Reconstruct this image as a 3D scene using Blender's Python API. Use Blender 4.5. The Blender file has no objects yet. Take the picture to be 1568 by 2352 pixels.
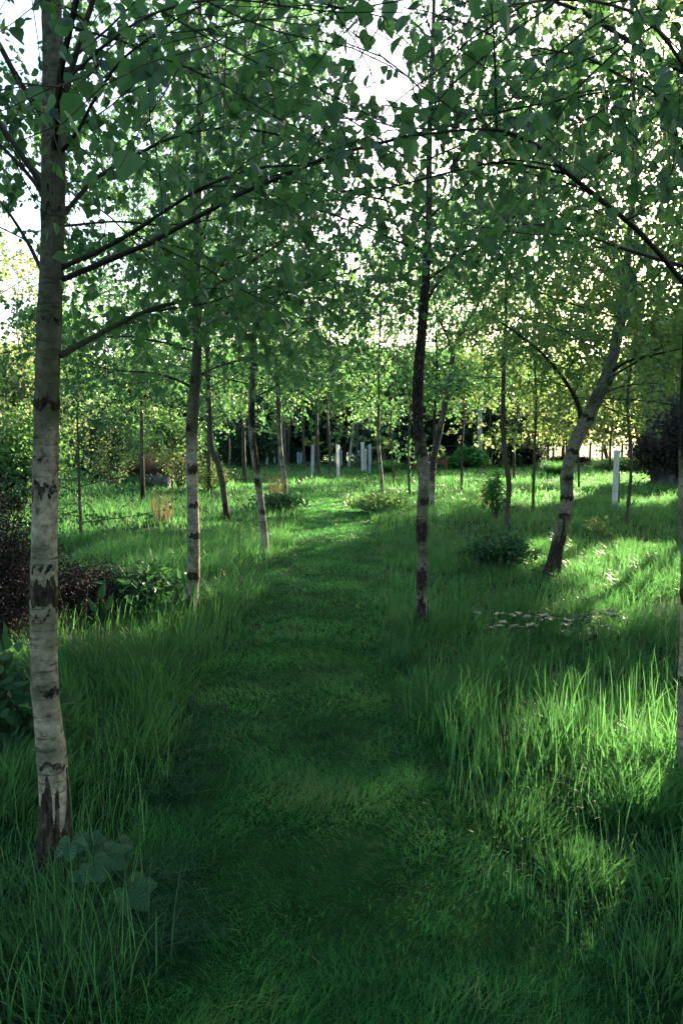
import bpy, math, random
import numpy as np
R = math.radians
C = bpy.context.scene.collection
# ------------------------------------------------------------------ measuring aids
FPX, PITCH, CH = 1699.0, R(5.6), 1.6
def ray(px, py):
    u, v = (px-784)/FPX, (1176-py)/FPX
    return np.array([u, math.cos(PITCH)+v*math.sin(PITCH), -math.sin(PITCH)+v*math.cos(PITCH)])
def ground(px, py):
    d = ray(px, py); k = CH/-d[2]
    return np.array([d[0]*k, d[1]*k])
def at(px, py, Y):
    d = ray(px, py); k = Y/d[1]
    return np.array([d[0]*k, Y, CH+d[2]*k])
def wide(w, Y): return w*0.5*Y/FPX
# ------------------------------------------------------------------ noise
def _h(i, j, s):
    n = (i*374761393 + j*668265263 + s*1442695041) & 0xffffffff
    n = ((n ^ (n >> 13))*1274126177) & 0xffffffff
    return ((n ^ (n >> 16)) & 0xffff)/65535.0
def vn(x, y, s=0):
    x = np.asarray(x, float); y = np.asarray(y, float)
    i = np.floor(x).astype(np.int64); j = np.floor(y).astype(np.int64)
    f = x-i; g = y-j; f = f*f*(3-2*f); g = g*g*(3-2*g)
    a = _h(i, j, s); b = _h(i+1, j, s); c = _h(i, j+1, s); d = _h(i+1, j+1, s)
    return (a*(1-f)+b*f)*(1-g)+(c*(1-f)+d*f)*g
def fbm(x, y, s=0):
    return (vn(x, y, s)+.5*vn(x*2.1, y*2.1, s+7)+.25*vn(x*4.3, y*4.3, s+13))/1.75
def gz(x, y):
    r = np.hypot(x, y)
    return (fbm(x*.35, y*.35, 3)-.5)*.16*np.clip(r/8, .25, 1) + (fbm(x*1.3, y*1.3, 5)-.5)*.05
# ------------------------------------------------------------------ sun
SUN_AZ, SUN_EL = R(33), R(15)            # azimuth to the right of +Y
SDIR = np.array([math.sin(SUN_AZ)*math.cos(SUN_EL), math.cos(SUN_AZ)*math.cos(SUN_EL), math.sin(SUN_EL)])
GATES = []                                # foliage cut away so the sun reaches these spots: ellipses (x, y, h, rx, ry)
def gate(px, py, rx, ry, h=.25):
    g = ground(px, py); GATES.append((g[0], g[1], h, rx, ry))
gate(1310, 1715, .86, .9, .3); gate(1480, 1640, .5, .5, .3); gate(1180, 1790, .25, .25, .3)
gate(1470, 1290, 1.8, 2.8, .2); gate(1400, 1400, .6, .8, .2)
gate(330, 1205, 2.2, .9, .25); gate(560, 1168, 1.3, .9, .2); gate(755, 1162, 2.2, 1.3, .05)
gate(440, 2250, .42, .5, .05); GATES.append((-1.0, 2.62, .42, .22, .3))
gate(620, 1110, 3, 2.5, .2); gate(1250, 1105, 4, 2.5, .2); gate(1500, 1150, 3.5, 3, .2)
gate(1000, 1120, 2, 1.5, .2)
def lit_keep(p, rng):
    keep = np.ones(len(p), bool)
    wob = (vn(p[:, 0]*3+p[:, 2], p[:, 1]*3, 4)-.5)*.5
    for gx, gy, h, rx, ry in GATES:
        k = (p[:, 2]-h)/SDIR[2]
        qx = p[:, 0]-SDIR[0]*k; qy = p[:, 1]-SDIR[1]*k
        e = ((qx-gx)/rx)**2+((qy-gy)/ry)**2
        keep &= ~((e+wob < 1) & (k > 1.2) & (rng.random(len(p)) < .97))
    return keep
# ------------------------------------------------------------------ mesh builder
class MB:
    def __init__(s): s.v = []; s.f = []; s.n = 0; s.a = []; s.b = []
    def add(s, v, faces, mat=0, a=None, b=None):
        v = np.asarray(v, float).reshape(-1, 3); faces = np.asarray(faces, np.int64)
        s.v.append(v); s.f.append((faces+s.n, mat)); s.n += len(v)
        s.a.append(np.full(len(v), .5) if a is None else np.broadcast_to(a, (len(v),)))
        s.b.append(np.zeros(len(v)) if b is None else np.broadcast_to(b, (len(v),)))
    def build(s, name, mats, parent=None, loc=(0, 0, 0), smooth=True):
        v = np.concatenate(s.v)-np.asarray(loc, float) if parent is None else np.concatenate(s.v)-np.asarray(parent.location)
        if parent is not None and parent.parent is not None: v = v-np.asarray(parent.parent.location)
        me = bpy.data.meshes.new(name)
        idx = np.concatenate([f.ravel() for f, m in s.f]).astype(np.int32)
        tot = np.concatenate([np.full(len(f), f.shape[1], np.int32) for f, m in s.f])
        mi = np.concatenate([np.full(len(f), m, np.int32) for f, m in s.f])
        st = np.concatenate([[0], np.cumsum(tot)[:-1]]).astype(np.int32)
        me.vertices.add(len(v)); me.vertices.foreach_set('co', v.astype(np.float32).ravel())
        me.loops.add(len(idx)); me.loops.foreach_set('vertex_index', idx)
        me.polygons.add(len(tot)); me.polygons.foreach_set('loop_start', st)
        try: me.polygons.foreach_set('loop_total', tot)
        except Exception: pass
        me.polygons.foreach_set('material_index', mi)
        me.polygons.foreach_set('use_smooth', np.full(len(tot), smooth))
        for nm, arr in (('tint', s.a), ('mark', s.b)):
            at_ = me.attributes.new(nm, 'FLOAT', 'POINT'); at_.data.foreach_set('value', np.concatenate(arr).astype(np.float32))
        me.update(calc_edges=True)
        for m in (mats if isinstance(mats, (list, tuple)) else [mats]): me.materials.append(m)
        o = bpy.data.objects.new(name, me); C.objects.link(o)
        if parent is not None: o.parent = parent
        else: o.location = loc
        return o
    def tube(s, pts, rad, sides=5, mat=0, a=.5, b=0., cap=True):
        pts = np.asarray(pts, float); n = len(pts); rad = np.broadcast_to(rad, (n,))
        t = np.gradient(pts, axis=0); t /= np.linalg.norm(t, axis=1)[:, None]+1e-9
        ref = np.array([0, 0, 1.]) if abs(t[:, 2].mean()) < .8 else np.array([1., 0, 0])
        u = np.cross(t, ref); u /= np.linalg.norm(u, axis=1)[:, None]+1e-9; w = np.cross(t, u)
        an = np.arange(sides)*2*math.pi/sides
        v = pts[:, None]+rad[:, None, None]*(np.cos(an)[None, :, None]*u[:, None]+np.sin(an)[None, :, None]*w[:, None])
        i = np.arange(n-1)[:, None]*sides; j = np.arange(sides)[None]; k = (j+1) % sides
        q = np.stack([i+j, i+k, i+sides+k, i+sides+j], -1).reshape(-1, 4)
        s.add(v.reshape(-1, 3), q, mat, a, b)
        if cap and sides > 3:
            s.add(v[-1], np.arange(sides)[None], mat, a, b); s.add(v[0], np.arange(sides)[::-1][None], mat, a, b)
    def box(s, c, d, mat=0, rot=0, a=.5, tilt=None):
        x, y, z = np.array(d)/2.; v = np.array([[i*x, j*y, k*z] for k in (-1, 1) for j in (-1, 1) for i in (-1, 1)])
        if tilt is not None: v = v@np.asarray(tilt).T
        cs, sn = math.cos(rot), math.sin(rot); v = np.stack([v[:, 0]*cs-v[:, 1]*sn, v[:, 0]*sn+v[:, 1]*cs, v[:, 2]], 1)+np.asarray(c)
        s.add(v, [[0, 2, 3, 1], [4, 5, 7, 6], [0, 1, 5, 4], [2, 6, 7, 3], [0, 4, 6, 2], [1, 3, 7, 5]], mat, a)
LT = {'near': (np.array([[0, 0, 0], [0, .4, 0], [0, 1.02, 0], [-.22, .04, .03], [-.42, .24, .09], [-.37, .5, .09], [-.17, .8, .04], [.22, .04, .03], [.42, .24, .09], [.37, .5, .09], [.17, .8, .04]]),
               [[0, 1, 4, 3], [1, 6, 5, 4], [1, 2, 6, 6], [0, 7, 8, 1], [1, 8, 9, 10], [1, 10, 2, 2]]),
      'mid': (np.array([[0, 0, 0], [0, 1, 0], [-.4, .22, .08], [-.3, .58, .07], [.4, .22, .08], [.3, .58, .07]]), [[0, 1, 3, 2], [0, 4, 5, 1]]),
      'far': (np.array([[0, 0, 0], [-.42, .38, .08], [0, 1, 0], [.42, .38, .08]]), [[0, 2, 1], [0, 3, 2]])}
LT['near'] = (LT['near'][0], [[0, 1, 4, 3], [1, 6, 5, 4], [0, 7, 8, 1], [1, 8, 9, 10]])
def _big():
    V = []; Fq = []; n = 12
    for k in range(n+1):
        t = k/n; w = .46*math.sin(math.pi*min(1, t*.93+.06))**.75*(1-.25*t); z = -.22*t*t; pl = .022 if k % 2 else -.012
        for sd in (-1, 1):
            V += [[0, t, z], [sd*w*.5, t+.02+.03, z+.05*w+pl], [sd*w*(1.07 if k % 2 else .92), t+.05+.05*(1-t), z+.10*w+pl*.6]]
    for k in range(n):
        for sd in (0, 1):
            a = k*6+sd*3; b = a+6
            for q in (0, 1): Fq.append([a+q, a+q+1, b+q+1, b+q] if sd else [a+q, b+q, b+q+1, a+q+1])
    return np.array(V, float), Fq
LT['big'] = _big()
LT_TIP = [[1, 2, 6], [1, 10, 2]]
def unit(a): return a/(np.linalg.norm(a, axis=-1, keepdims=True)+1e-9)
def put_leaves(mb, p, ax, nr, size, tint, kind='mid', wid=1., mat=0):
    if len(p) == 0: return
    T, Fc = LT[kind]; ax = unit(ax); x = unit(np.cross(ax, nr)); z = np.cross(x, ax)
    size = np.broadcast_to(size, (len(p),))
    v = p[:, None]+size[:, None, None]*(T[None, :, 0:1]*wid*x[:, None]+T[None, :, 1:2]*ax[:, None]+T[None, :, 2:3]*z[:, None])
    k = len(T); off = (np.arange(len(p))*k)[:, None, None]
    q = (np.array(Fc)[None]+off).reshape(-1, len(Fc[0]))
    tt = np.repeat(tint, k)
    n0 = mb.n
    mb.add(v.reshape(-1, 3), q, mat, tt)
    if kind == 'near':
        q2 = (np.array(LT_TIP)[None]+off).reshape(-1, 3); mb.f.append((q2+n0, mat))
# ------------------------------------------------------------------ materials
def mat(name):
    m = bpy.data.materials.new(name); m.use_nodes = True; nt = m.node_tree; nt.nodes.clear()
    return m, nt, (lambda t, **k: mk(nt, t, **k))
def mk(nt, t, **k):
    n = nt.nodes.new('ShaderNode'+t)
    for a, v in k.items():
        if a in n.inputs.keys() if isinstance(a, str) else False: n.inputs[a].default_value = v
        else: setattr(n, a, v)
    return n
def ramp(nt, fac, stops):
    r = nt.nodes.new('ShaderNodeValToRGB'); nt.links.new(fac, r.inputs[0]); e = r.color_ramp.elements
    while len(e) < len(stops): e.new(.5)
    for k, (p, c) in enumerate(stops): e[k].position = p; e[k].color = (*c, 1) if len(c) == 3 else c
    return r.outputs[0]
def leafmat(name, stops, trans, tf=.45, rough=.45, spec=.4, patch=.0):
    m, nt, N = mat(name); L = nt.links.new
    a = N('Attribute', attribute_name='tint')
    fac = a.outputs['Fac']
    if patch:
        tc = N('TexCoord'); no = N('TexNoise'); no.inputs['Scale'].default_value = patch; no.inputs['Detail'].default_value = 3
        L(tc.outputs['Object'], no.inputs['Vector'])
        mm = N('Math', operation='MULTIPLY_ADD'); mm.inputs[1].default_value = 1.3; mm.inputs[2].default_value = -.65; L(no.outputs[0], mm.inputs[0])
        ad = N('Math', operation='ADD', use_clamp=True); L(fac, ad.inputs[0]); L(mm.outputs[0], ad.inputs[1]); fac = ad.outputs[0]
    col = ramp(nt, fac, stops)
    b = N('BsdfPrincipled'); b.inputs['Roughness'].default_value = rough; b.inputs['Specular IOR Level'].default_value = spec
    L(col, b.inputs['Base Color'])
    tr = N('BsdfTranslucent')
    mx = N('MixRGB', blend_type='MULTIPLY'); mx.inputs[0].default_value = 0
    tcol = ramp(nt, fac, [(p, tuple(np.array(trans)*(.75+.5*p))) for p in (0., 1.)])
    L(tcol, tr.inputs['Color'])
    ms = N('MixShader'); ms.inputs[0].default_value = tf
    o = N('OutputMaterial'); L(b.outputs[0], ms.inputs[1]); L(tr.outputs[0], ms.inputs[2]); L(ms.outputs[0], o.inputs[0])
    return m
def barkmat(name, light, darkc, algae, alg_amt=.5, len_amt=.6, scale=1.):
    m, nt, N = mat(name); L = nt.links.new
    tc = N('TexCoord'); a = N('Attribute', attribute_name='mark')
    mp = N('Mapping'); mp.inputs['Scale'].default_value = (7*scale, 7*scale, 75*scale); L(tc.outputs['Object'], mp.inputs[0])
    n1 = N('TexNoise'); n1.inputs['Scale'].default_value = 1.; n1.inputs['Detail'].default_value = 5; n1.inputs['Roughness'].default_value = .65; L(mp.outputs[0], n1.inputs[0])
    n2 = N('TexNoise'); n2.inputs['Scale'].default_value = 5*scale; n2.inputs['Detail'].default_value = 5; L(tc.outputs['Object'], n2.inputs[0])
    n3 = N('TexNoise'); n3.inputs['Scale'].default_value = 38*scale; n3.inputs['Detail'].default_value = 5; n3.inputs['Roughness'].default_value = .7; L(tc.outputs['Object'], n3.inputs[0])
    base = ramp(nt, n3.outputs[0], [(.32, tuple(np.array(light)*.3)), (.47, tuple(np.array(light)*.85)), (.6, tuple(np.array(light)*1.15)), (.75, tuple(np.minimum(1, np.array(light)*1.6)))])
    af = ramp(nt, n2.outputs[0], [(.42, (0, 0, 0)), (.62, (alg_amt,)*3)])
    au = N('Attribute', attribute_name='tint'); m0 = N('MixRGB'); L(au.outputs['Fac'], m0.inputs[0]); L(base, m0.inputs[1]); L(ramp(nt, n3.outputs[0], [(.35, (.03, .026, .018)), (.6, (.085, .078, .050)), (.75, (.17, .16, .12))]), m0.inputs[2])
    m1 = N('MixRGB'); L(af, m1.inputs[0]); L(m0.outputs[0], m1.inputs[1]); m1.inputs[2].default_value = (*algae, 1)
    lf = ramp(nt, n1.outputs[0], [(.56, (0, 0, 0)), (.66, (len_amt,)*3)])
    m2 = N('MixRGB'); L(lf, m2.inputs[0]); L(m1.outputs[0], m2.inputs[1]); m2.inputs[2].default_value = (*darkc, 1)
    mp2 = N('Mapping'); mp2.inputs['Scale'].default_value = (60*scale, 60*scale, 22*scale); L(tc.outputs['Object'], mp2.inputs[0])
    vo = N('TexVoronoi'); vo.inputs['Scale'].default_value = 1.; L(mp2.outputs[0], vo.inputs[0])
    mp3 = N('Mapping'); mp3.inputs['Scale'].default_value = (55*scale, 55*scale, 20*scale); L(tc.outputs['Object'], mp3.inputs[0]); n4 = N('TexNoise'); n4.inputs['Scale'].default_value = 1.; n4.inputs['Detail'].default_value = 6; n4.inputs['Roughness'].default_value = .7; L(mp3.outputs[0], n4.inputs[0])
    dk = ramp(nt, n4.outputs[0], [(.36, tuple(np.array(darkc)*.35)), (.52, tuple(np.array(darkc)*1.3)), (.68, tuple(np.array(darkc)*5))])
    ad = N('Math', operation='ADD'); L(a.outputs['Fac'], ad.inputs[0])
    sb = N('Math', operation='MULTIPLY_ADD'); sb.inputs[1].default_value = 1.7; sb.inputs[2].default_value = -.85; L(n3.outputs[0], sb.inputs[0]); L(sb.outputs[0], ad.inputs[1])
    df = ramp(nt, ad.outputs[0], [(.42, (0, 0, 0)), (.52, (1, 1, 1))])
    m3 = N('MixRGB'); L(df, m3.inputs[0]); L(m2.outputs[0], m3.inputs[1]); L(dk, m3.inputs[2])
    b = N('BsdfPrincipled'); b.inputs['Roughness'].default_value = .85; b.inputs['Specular IOR Level'].default_value = .2; L(m3.outputs[0], b.inputs['Base Color'])
    bp = N('Bump'); bp.inputs['Strength'].default_value = .9; bp.inputs['Distance'].default_value = .012
    hm = N('Math', operation='MULTIPLY'); L(vo.outputs['Distance'], hm.inputs[0]); L(df, hm.inputs[1])
    h2 = N('Math', operation='ADD'); L(hm.outputs[0], h2.inputs[0]); L(n3.outputs[0], h2.inputs[1]); L(h2.outputs[0], bp.inputs['Height']); L(bp.outputs[0], b.inputs['Normal'])
    o = N('OutputMaterial'); L(b.outputs[0], o.inputs[0])
    return m
def plainmat(name, stops, rough=.8, scale=8., spec=.3, tf=0, stretch=(1, 1, 1), bump=.3):
    m, nt, N = mat(name); L = nt.links.new
    tc = N('TexCoord'); mp = N('Mapping'); mp.inputs['Scale'].default_value = stretch; L(tc.outputs['Object'], mp.inputs[0])
    no = N('TexNoise'); no.inputs['Scale'].default_value = scale; no.inputs['Detail'].default_value = 6; L(mp.outputs[0], no.inputs[0])
    b = N('BsdfPrincipled'); b.inputs['Roughness'].default_value = rough; b.inputs['Specular IOR Level'].default_value = spec
    c = ramp(nt, no.outputs[0], stops); L(c, b.inputs['Base Color'])
    bp = N('Bump'); bp.inputs['Strength'].default_value = bump; bp.inputs['Distance'].default_value = .02; L(no.outputs[0], bp.inputs['Height']); L(bp.outputs[0], b.inputs['Normal'])
    o = N('OutputMaterial')
    if tf:
        tr = N('BsdfTranslucent'); L(c, tr.inputs[0]); ms = N('MixShader'); ms.inputs[0].default_value = tf
        L(b.outputs[0], ms.inputs[1]); L(tr.outputs[0], ms.inputs[2]); L(ms.outputs[0], o.inputs[0])
    else: L(b.outputs[0], o.inputs[0])
    return m
M = {}
M['birch'] = leafmat('birch_leaf', [(0, (.024, .085, .040)), (.5, (.044, .130, .054)), (.9, (.080, .180, .065)), (1, (.17, .25, .05))], (.15, .36, .10), .5, .28, .7)
M['birch_sun'] = leafmat('sunlit_birch_leaf', [(0, (.03, .10, .035)), (.5, (.06, .15, .045)), (1, (.13, .21, .05))], (.26, .42, .09), .5, .4, .5)  # birch leaf with sunlight put into its colour, for the lit right side
M['dark'] = leafmat('evergreen_leaf', [(0, (.014, .045, .022)), (.6, (.028, .08, .036)), (1, (.05, .115, .045))], (.06, .15, .05), .25, .5, .4)
M['wood'] = leafmat('woodland_leaf', [(0, (.03, .09, .035)), (.5, (.055, .14, .05)), (1, (.11, .20, .06))], (.20, .40, .09), .48, .42, .5)
M['gold'] = leafmat('pale_sunlit_leaf', [(0, (.09, .15, .04)), (.5, (.15, .22, .07)), (1, (.26, .27, .10))], (.30, .40, .13), .5, .5, .3)  # pale leaf; far trees and shoots get their sunlight through this colour
M['heath'] = leafmat('heather_leaf', [(0, (.010, .009, .010)), (.5, (.024, .018, .021)), (1, (.065, .05, .058))], (.03, .025, .025), .15, .7, .2)
M['brownheap'] = leafmat('dead_ivy_leaf', [(0, (.018, .017, .013)), (.6, (.045, .040, .030)), (1, (.10, .085, .065))], (.06, .05, .03), .2, .7, .2)
M['glint'] = leafmat('shiny_bramble_leaf', [(0, (.03, .10, .05)), (1, (.07, .17, .08))], (.10, .26, .07), .3, .2, 1.)
M['gloss'] = leafmat('glossy_bramble_leaf', [(0, (.012, .055, .022)), (1, (.032, .11, .038))], (.06, .22, .05), .3, .32, .35, patch=3.)
M['nettle'] = leafmat('nettle_leaf', [(0, (.016, .06, .03)), (.6, (.03, .095, .045)), (1, (.06, .13, .065))], (.08, .24, .06), .3, .5, .25)
M['lush'] = leafmat('lush_leaf', [(0, (.02, .10, .03)), (1, (.05, .21, .05))], (.12, .40, .06), .4, .35, .5)
M['straw'] = leafmat('dry_stalk', [(0, (.12, .10, .05)), (1, (.36, .30, .17))], (.3, .25, .12), .3, .7, .2)
M['dryheap'] = leafmat('dry_twigs', [(0, (.08, .055, .035)), (1, (.30, .24, .16))], (.2, .14, .08), .2, .8, .2)
GS = [(0, (.003, .018, .011)), (.3, (.008, .055, .030)), (.6, (.018, .105, .048)), (.85, (.055, .18, .070)), (1, (.16, .24, .10))]
M['tall'] = leafmat('meadow_blade', GS, (.155, .42, .105), .46, .36, .17, patch=.9)
M['lawn'] = leafmat('mown_blade', [(0, (.004, .024, .009)), (.3, (.010, .078, .028)), (.6, (.022, .145, .046)), (.85, (.060, .19, .055)), (1, (.22, .23, .10))], (.13, .44, .10), .44, .42, .14, patch=2.2)
M['clip'] = leafmat('cut_grass_blade', [(0, (.010, .055, .026)), (.8, (.025, .095, .045)), (1, (.12, .18, .10))], (.07, .24, .09), .35, .65, .15)
M['bark'] = barkmat('birch_bark', (.46, .40, .30), (.028, .022, .017), (.075, .085, .042), .85, .75)
M['barkdk'] = barkmat('young_bark', (.11, .095, .07), (.020, .016, .012), (.055, .065, .03), .8, .7)
M['barkmid'] = barkmat('weathered_birch_bark', (.27, .25, .19), (.028, .022, .017), (.075, .088, .042), .9, .85)
M['barkpale'] = barkmat('pale_bark', (.50, .49, .46), (.05, .045, .04), (.2, .2, .15), .4, .5)
M['twig'] = plainmat('twig_bark', [(.3, (.018, .013, .010)), (.7, (.05, .037, .028))], .7, 30)
M['oldbark'] = plainmat('old_bark', [(.3, (.03, .028, .03)), (.5, (.075, .07, .07)), (.75, (.17, .16, .155))], .9, 3.5, stretch=(2, 2, .5), bump=.9)
M['soil'] = plainmat('turf_soil', [(.3, (.006, .025, .008)), (.6, (.010, .045, .013)), (.8, (.02, .06, .018))], .95, 3, spec=.05)
M['pathsoil'] = plainmat('path_turf', [(.3, (.008, .035, .010)), (.6, (.014, .065, .016)), (.8, (.035, .08, .022))], .95, 5, spec=.05)
M['tubep'] = plainmat('tree_guard_plastic', [(.3, (.72, .75, .76)), (.7, (.90, .91, .90))], .4, 3, .5, tf=.5, stretch=(3, 3, .6), bump=.1)
M['tubeb'] = plainmat('milky_guard_plastic', [(.3, (.50, .58, .64)), (.7, (.72, .78, .82))], .35, 3, .5, tf=.5, stretch=(3, 3, .6), bump=.1)
M['bench'] = plainmat('bench_timber', [(.3, (.16, .055, .028)), (.7, (.30, .115, .06))], .6, 6, stretch=(1, 1, 6))
M['post'] = plainmat('post_timber', [(.3, (.06, .05, .04)), (.7, (.16, .14, .12))], .9, 8, stretch=(3, 3, .7))
# ------------------------------------------------------------------ objects
def thing(name, label, cat, loc, group=None):
    o = bpy.data.objects.new(name, None); C.objects.link(o); o.location = tuple(float(q) for q in loc); o.empty_display_size = .2
    o['label'] = label; o['category'] = cat
    if group: o['group'] = group
    bpy.context.view_layer.update()
    return o
def tag(o, label, cat, kind=None, group=None):
    if kind: o['kind'] = kind
    o['label'] = label; o['category'] = cat
    if group: o['group'] = group
    return o
def structure(o): o['kind'] = 'structure'; return o
def stuff(o, label, cat): o['kind'] = 'stuff'; o['label'] = label; o['category'] = cat; return o
# ------------------------------------------------------------------ growth
def spline(P, n):
    P = np.asarray(P, float); m = len(P)
    Q = np.vstack([2*P[0]-P[1], P, 2*P[-1]-P[-2]]); out = []
    for t in np.linspace(0, m-1-1e-9, n):
        i = int(t); f = t-i; a, b, c, d = Q[i:i+4]
        out.append(.5*((2*b)+(c-a)*f+(2*a-5*b+4*c-d)*f*f+(3*b-a-3*c+d)*f**3))
    return np.array(out)
def trunk_mesh(mb, pts, rad, rng, bands=(), base_dark=.5, rough=.5, n=None, sides=24, m=0, up0=9., upf=1.):
    L = np.linalg.norm(np.diff(pts, axis=0), axis=1).sum()
    n = n or int(max(30, L*(95 if sides > 30 else 50))); D = spline(np.column_stack([pts, rad]), n); p = D[:, :3]; r = np.maximum(D[:, 3], .003)
    z0 = p[0, 2]; h = p[:, 2]-z0
    r = r*(1+.45*np.exp(-(h/.14)**2)) * (1+.05*rough*(vn(h*3, 0*h, 5)-.5)*2)
    for bz, bh, s_ in bands: r = r*(1+.09*s_*np.exp(-((h-bz)/max(bh, .03))**2))
    t = np.gradient(p, axis=0); t = unit(t)
    u = unit(np.cross(t, np.array([0., 1, 0]))); w = np.cross(t, u)
    an = np.arange(sides)*2*math.pi/sides; A, H = np.meshgrid(an, h)
    ca, sa = np.cos(A), np.sin(A)
    rr = r[:, None]*(1+rough*.10*(fbm(ca*2+5, sa*2+H*4, 3)-.5)*2+rough*.05*(vn(ca*6+9, sa*6+H*14, 8)-.5)*2)
    v = p[:, None]+rr[..., None]*(ca[..., None]*u[:, None]+sa[..., None]*w[:, None])
    wob = (fbm(ca*2.2+3, sa*2.2+H*2.5, 21)-.5)
    dark = np.clip(.5+(base_dark*(1+.9*wob*2)-H)/.10, 0, 1)*.95 if base_dark > 0 else np.zeros_like(H)
    for bz, bh, s_ in bands:
        tz = bz+.035*wob*2+.05*(fbm(ca*3+bz*7, sa*3+H*9, 61)-.5)+.03*(fbm(ca*7+bz, sa*7+H*30, 63)-.5)
        ang = .55+.45*np.cos(A-(math.pi/2+rng.normal()*.9)) if s_ < .94 else 1.
        dark = np.maximum(dark, s_*ang*np.exp(-((H-tz)/bh)**4))
    pt = np.clip((fbm(ca*1.7+13, sa*1.7+H*5, 33)-.62)*5, 0, .6); dark = np.maximum(dark, pt*rough)
    i = np.arange(n-1)[:, None]*sides; j = np.arange(sides)[None]; k = (j+1) % sides
    q = np.stack([i+j, i+sides+j, i+sides+k, i+k], -1).reshape(-1, 4)
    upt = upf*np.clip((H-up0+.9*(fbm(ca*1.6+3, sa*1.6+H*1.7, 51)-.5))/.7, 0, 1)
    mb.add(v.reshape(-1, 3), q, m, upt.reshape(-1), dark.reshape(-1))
def wander(rng, p, d, L, n, jit=.15, up=0., curve=None):
    pts = [np.array(p, float)]; d = unit(np.array(d, float)); s = L/(n-1)
    for k in range(n-1):
        d = unit(d+rng.normal(size=3)*jit+np.array([0, 0, up])); pts.append(pts[-1]+d*s)
    return np.array(pts)
def pol_at(P, f):
    x = f*(len(P)-1); i = min(int(x), len(P)-2); g = x-i
    return P[i]*(1-g)+P[i+1]*g, unit(P[i+1]-P[i])
class Crown:
    def __init__(s, rng): s.rng = rng; s.mb = MB(); s.lp = []; s.ld = []
    def twig(s, p, d, L, r=.0016, sp=.035, tube=True, n=5, sides=3):
        P = wander(s.rng, p, d, L, n, .14, -.10)
        if tube: s.mb.tube(P, np.linspace(r, r*.5, n), sides, 1, cap=False)
        k = max(2, int(L/sp)); f = (np.arange(k)+s.rng.random(k))/k*(n-1)*.999; i = f.astype(int); g = (f-i)[:, None]
        s.lp.append(P[i]*(1-g)+P[i+1]*g); s.ld.append(unit(P[i+1]-P[i]))
    def limb(s, P, r0, r1, sub=.22, sublen=.8, tw=.16, twlen=.38, start=.2, detail=1, sides=6, sp=.035, draw=True, flat=.5):
        rng = s.rng; L = np.linalg.norm(np.diff(P, axis=0), axis=1).sum()
        if draw: s.mb.tube(P, np.linspace(r0, r1, len(P)), sides, 1)
        ns = max(2, int(L*(1-start)/sub)); ph = rng.random()*6.28
        for k in range(ns):
            f = start+(1-start)*(k+rng.random()*.6)/ns
            q, t = pol_at(P, min(f, .999)); ph += 2.4
            side = unit(np.cross(t, [0, 0, 1]))*(1 if k % 2 else -1); v = unit(side*(.8+.3*rng.random())+t*.7+np.array([0, 0, rng.normal()*flat+.1]))
            sl = sublen*(1.1-.75*f)*(.6+.7*rng.random())
            r = max(.0022, (r0*(1-f)+r1*f)*.45)
            S = wander(rng, q, v, sl, 6, .13, -.02); s.mb.tube(S, np.linspace(r, .0015, 6), 4 if detail else 3, 1, cap=False)
            nt_ = max(2, int(sl/tw))
            for j in range(nt_):
                g = .12+.88*(j+rng.random()*.7)/nt_
                q2, t2 = pol_at(S, min(g, .999)); v2 = unit(unit(rng.normal(size=3))*.85+t2*.6+np.array([0, 0, -.15]))
                s.twig(q2, v2, twlen*(.5+.8*rng.random()), sp=sp, tube=detail > 0)
            s.twig(S[-1], S[-1]-S[-2], twlen*.9, sp=sp, tube=detail > 0)
        s.twig(P[-1], P[-1]-P[-2], twlen, sp=sp)
    def done(s, name, mats, parent, size, kind='mid', keep=None, hang=.7, tintf=None, wid=1., gates=True, spread=.03):
        rng = s.rng; p = np.concatenate(s.lp); d = np.concatenate(s.ld); n = len(p)
        ax = unit(rng.normal(size=(n, 3))*.6+d*.35+np.array([0, 0, -hang]))
        p = p+unit(rng.normal(size=(n, 3)))*spread*rng.random((n, 1)); nr = rng.normal(size=(n, 3))+np.array([0, 0, .35])
        k = np.ones(n, bool)
        if gates: k &= lit_keep(p, rng)
        k &= np.linalg.norm(p-np.array([0, 0, CH]), axis=1) > .95
        k &= p[:, 2] > .1
        gap = (p[:, 1] > 3.5) & (abs(p[:, 0]-.30-.35*(vn(p[:, 1]*2, p[:, 2]*2, 77)-.5)-.03*(p[:, 1]-6)) < .30+.035*np.maximum(p[:, 1]-6, 0)) & (p[:, 2] > 3.3+.22*np.maximum(p[:, 1]-6, 0)) & (p[:, 1] < 19); k &= ~(gap & (rng.random(n) < .93))
        if keep is not None: k &= keep(p)
        p, ax, nr = p[k], ax[k], nr[k]; n = len(p)
        tt = rng.random(n)*.92; tt[rng.random(n) < .02] = 1.
        tt = np.clip(tt*.75+.25*fbm(p[:, 0]*1.2+p[:, 2], p[:, 1]*1.2, 9), 0, 1)
        tt[rng.random(n) < .012] = 1.
        put_leaves(s.mb, p, ax, nr, size*(.65+.6*rng.random(n)), tt, kind, wid)
        return s.mb.build(name, mats, parent, smooth=False)
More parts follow.
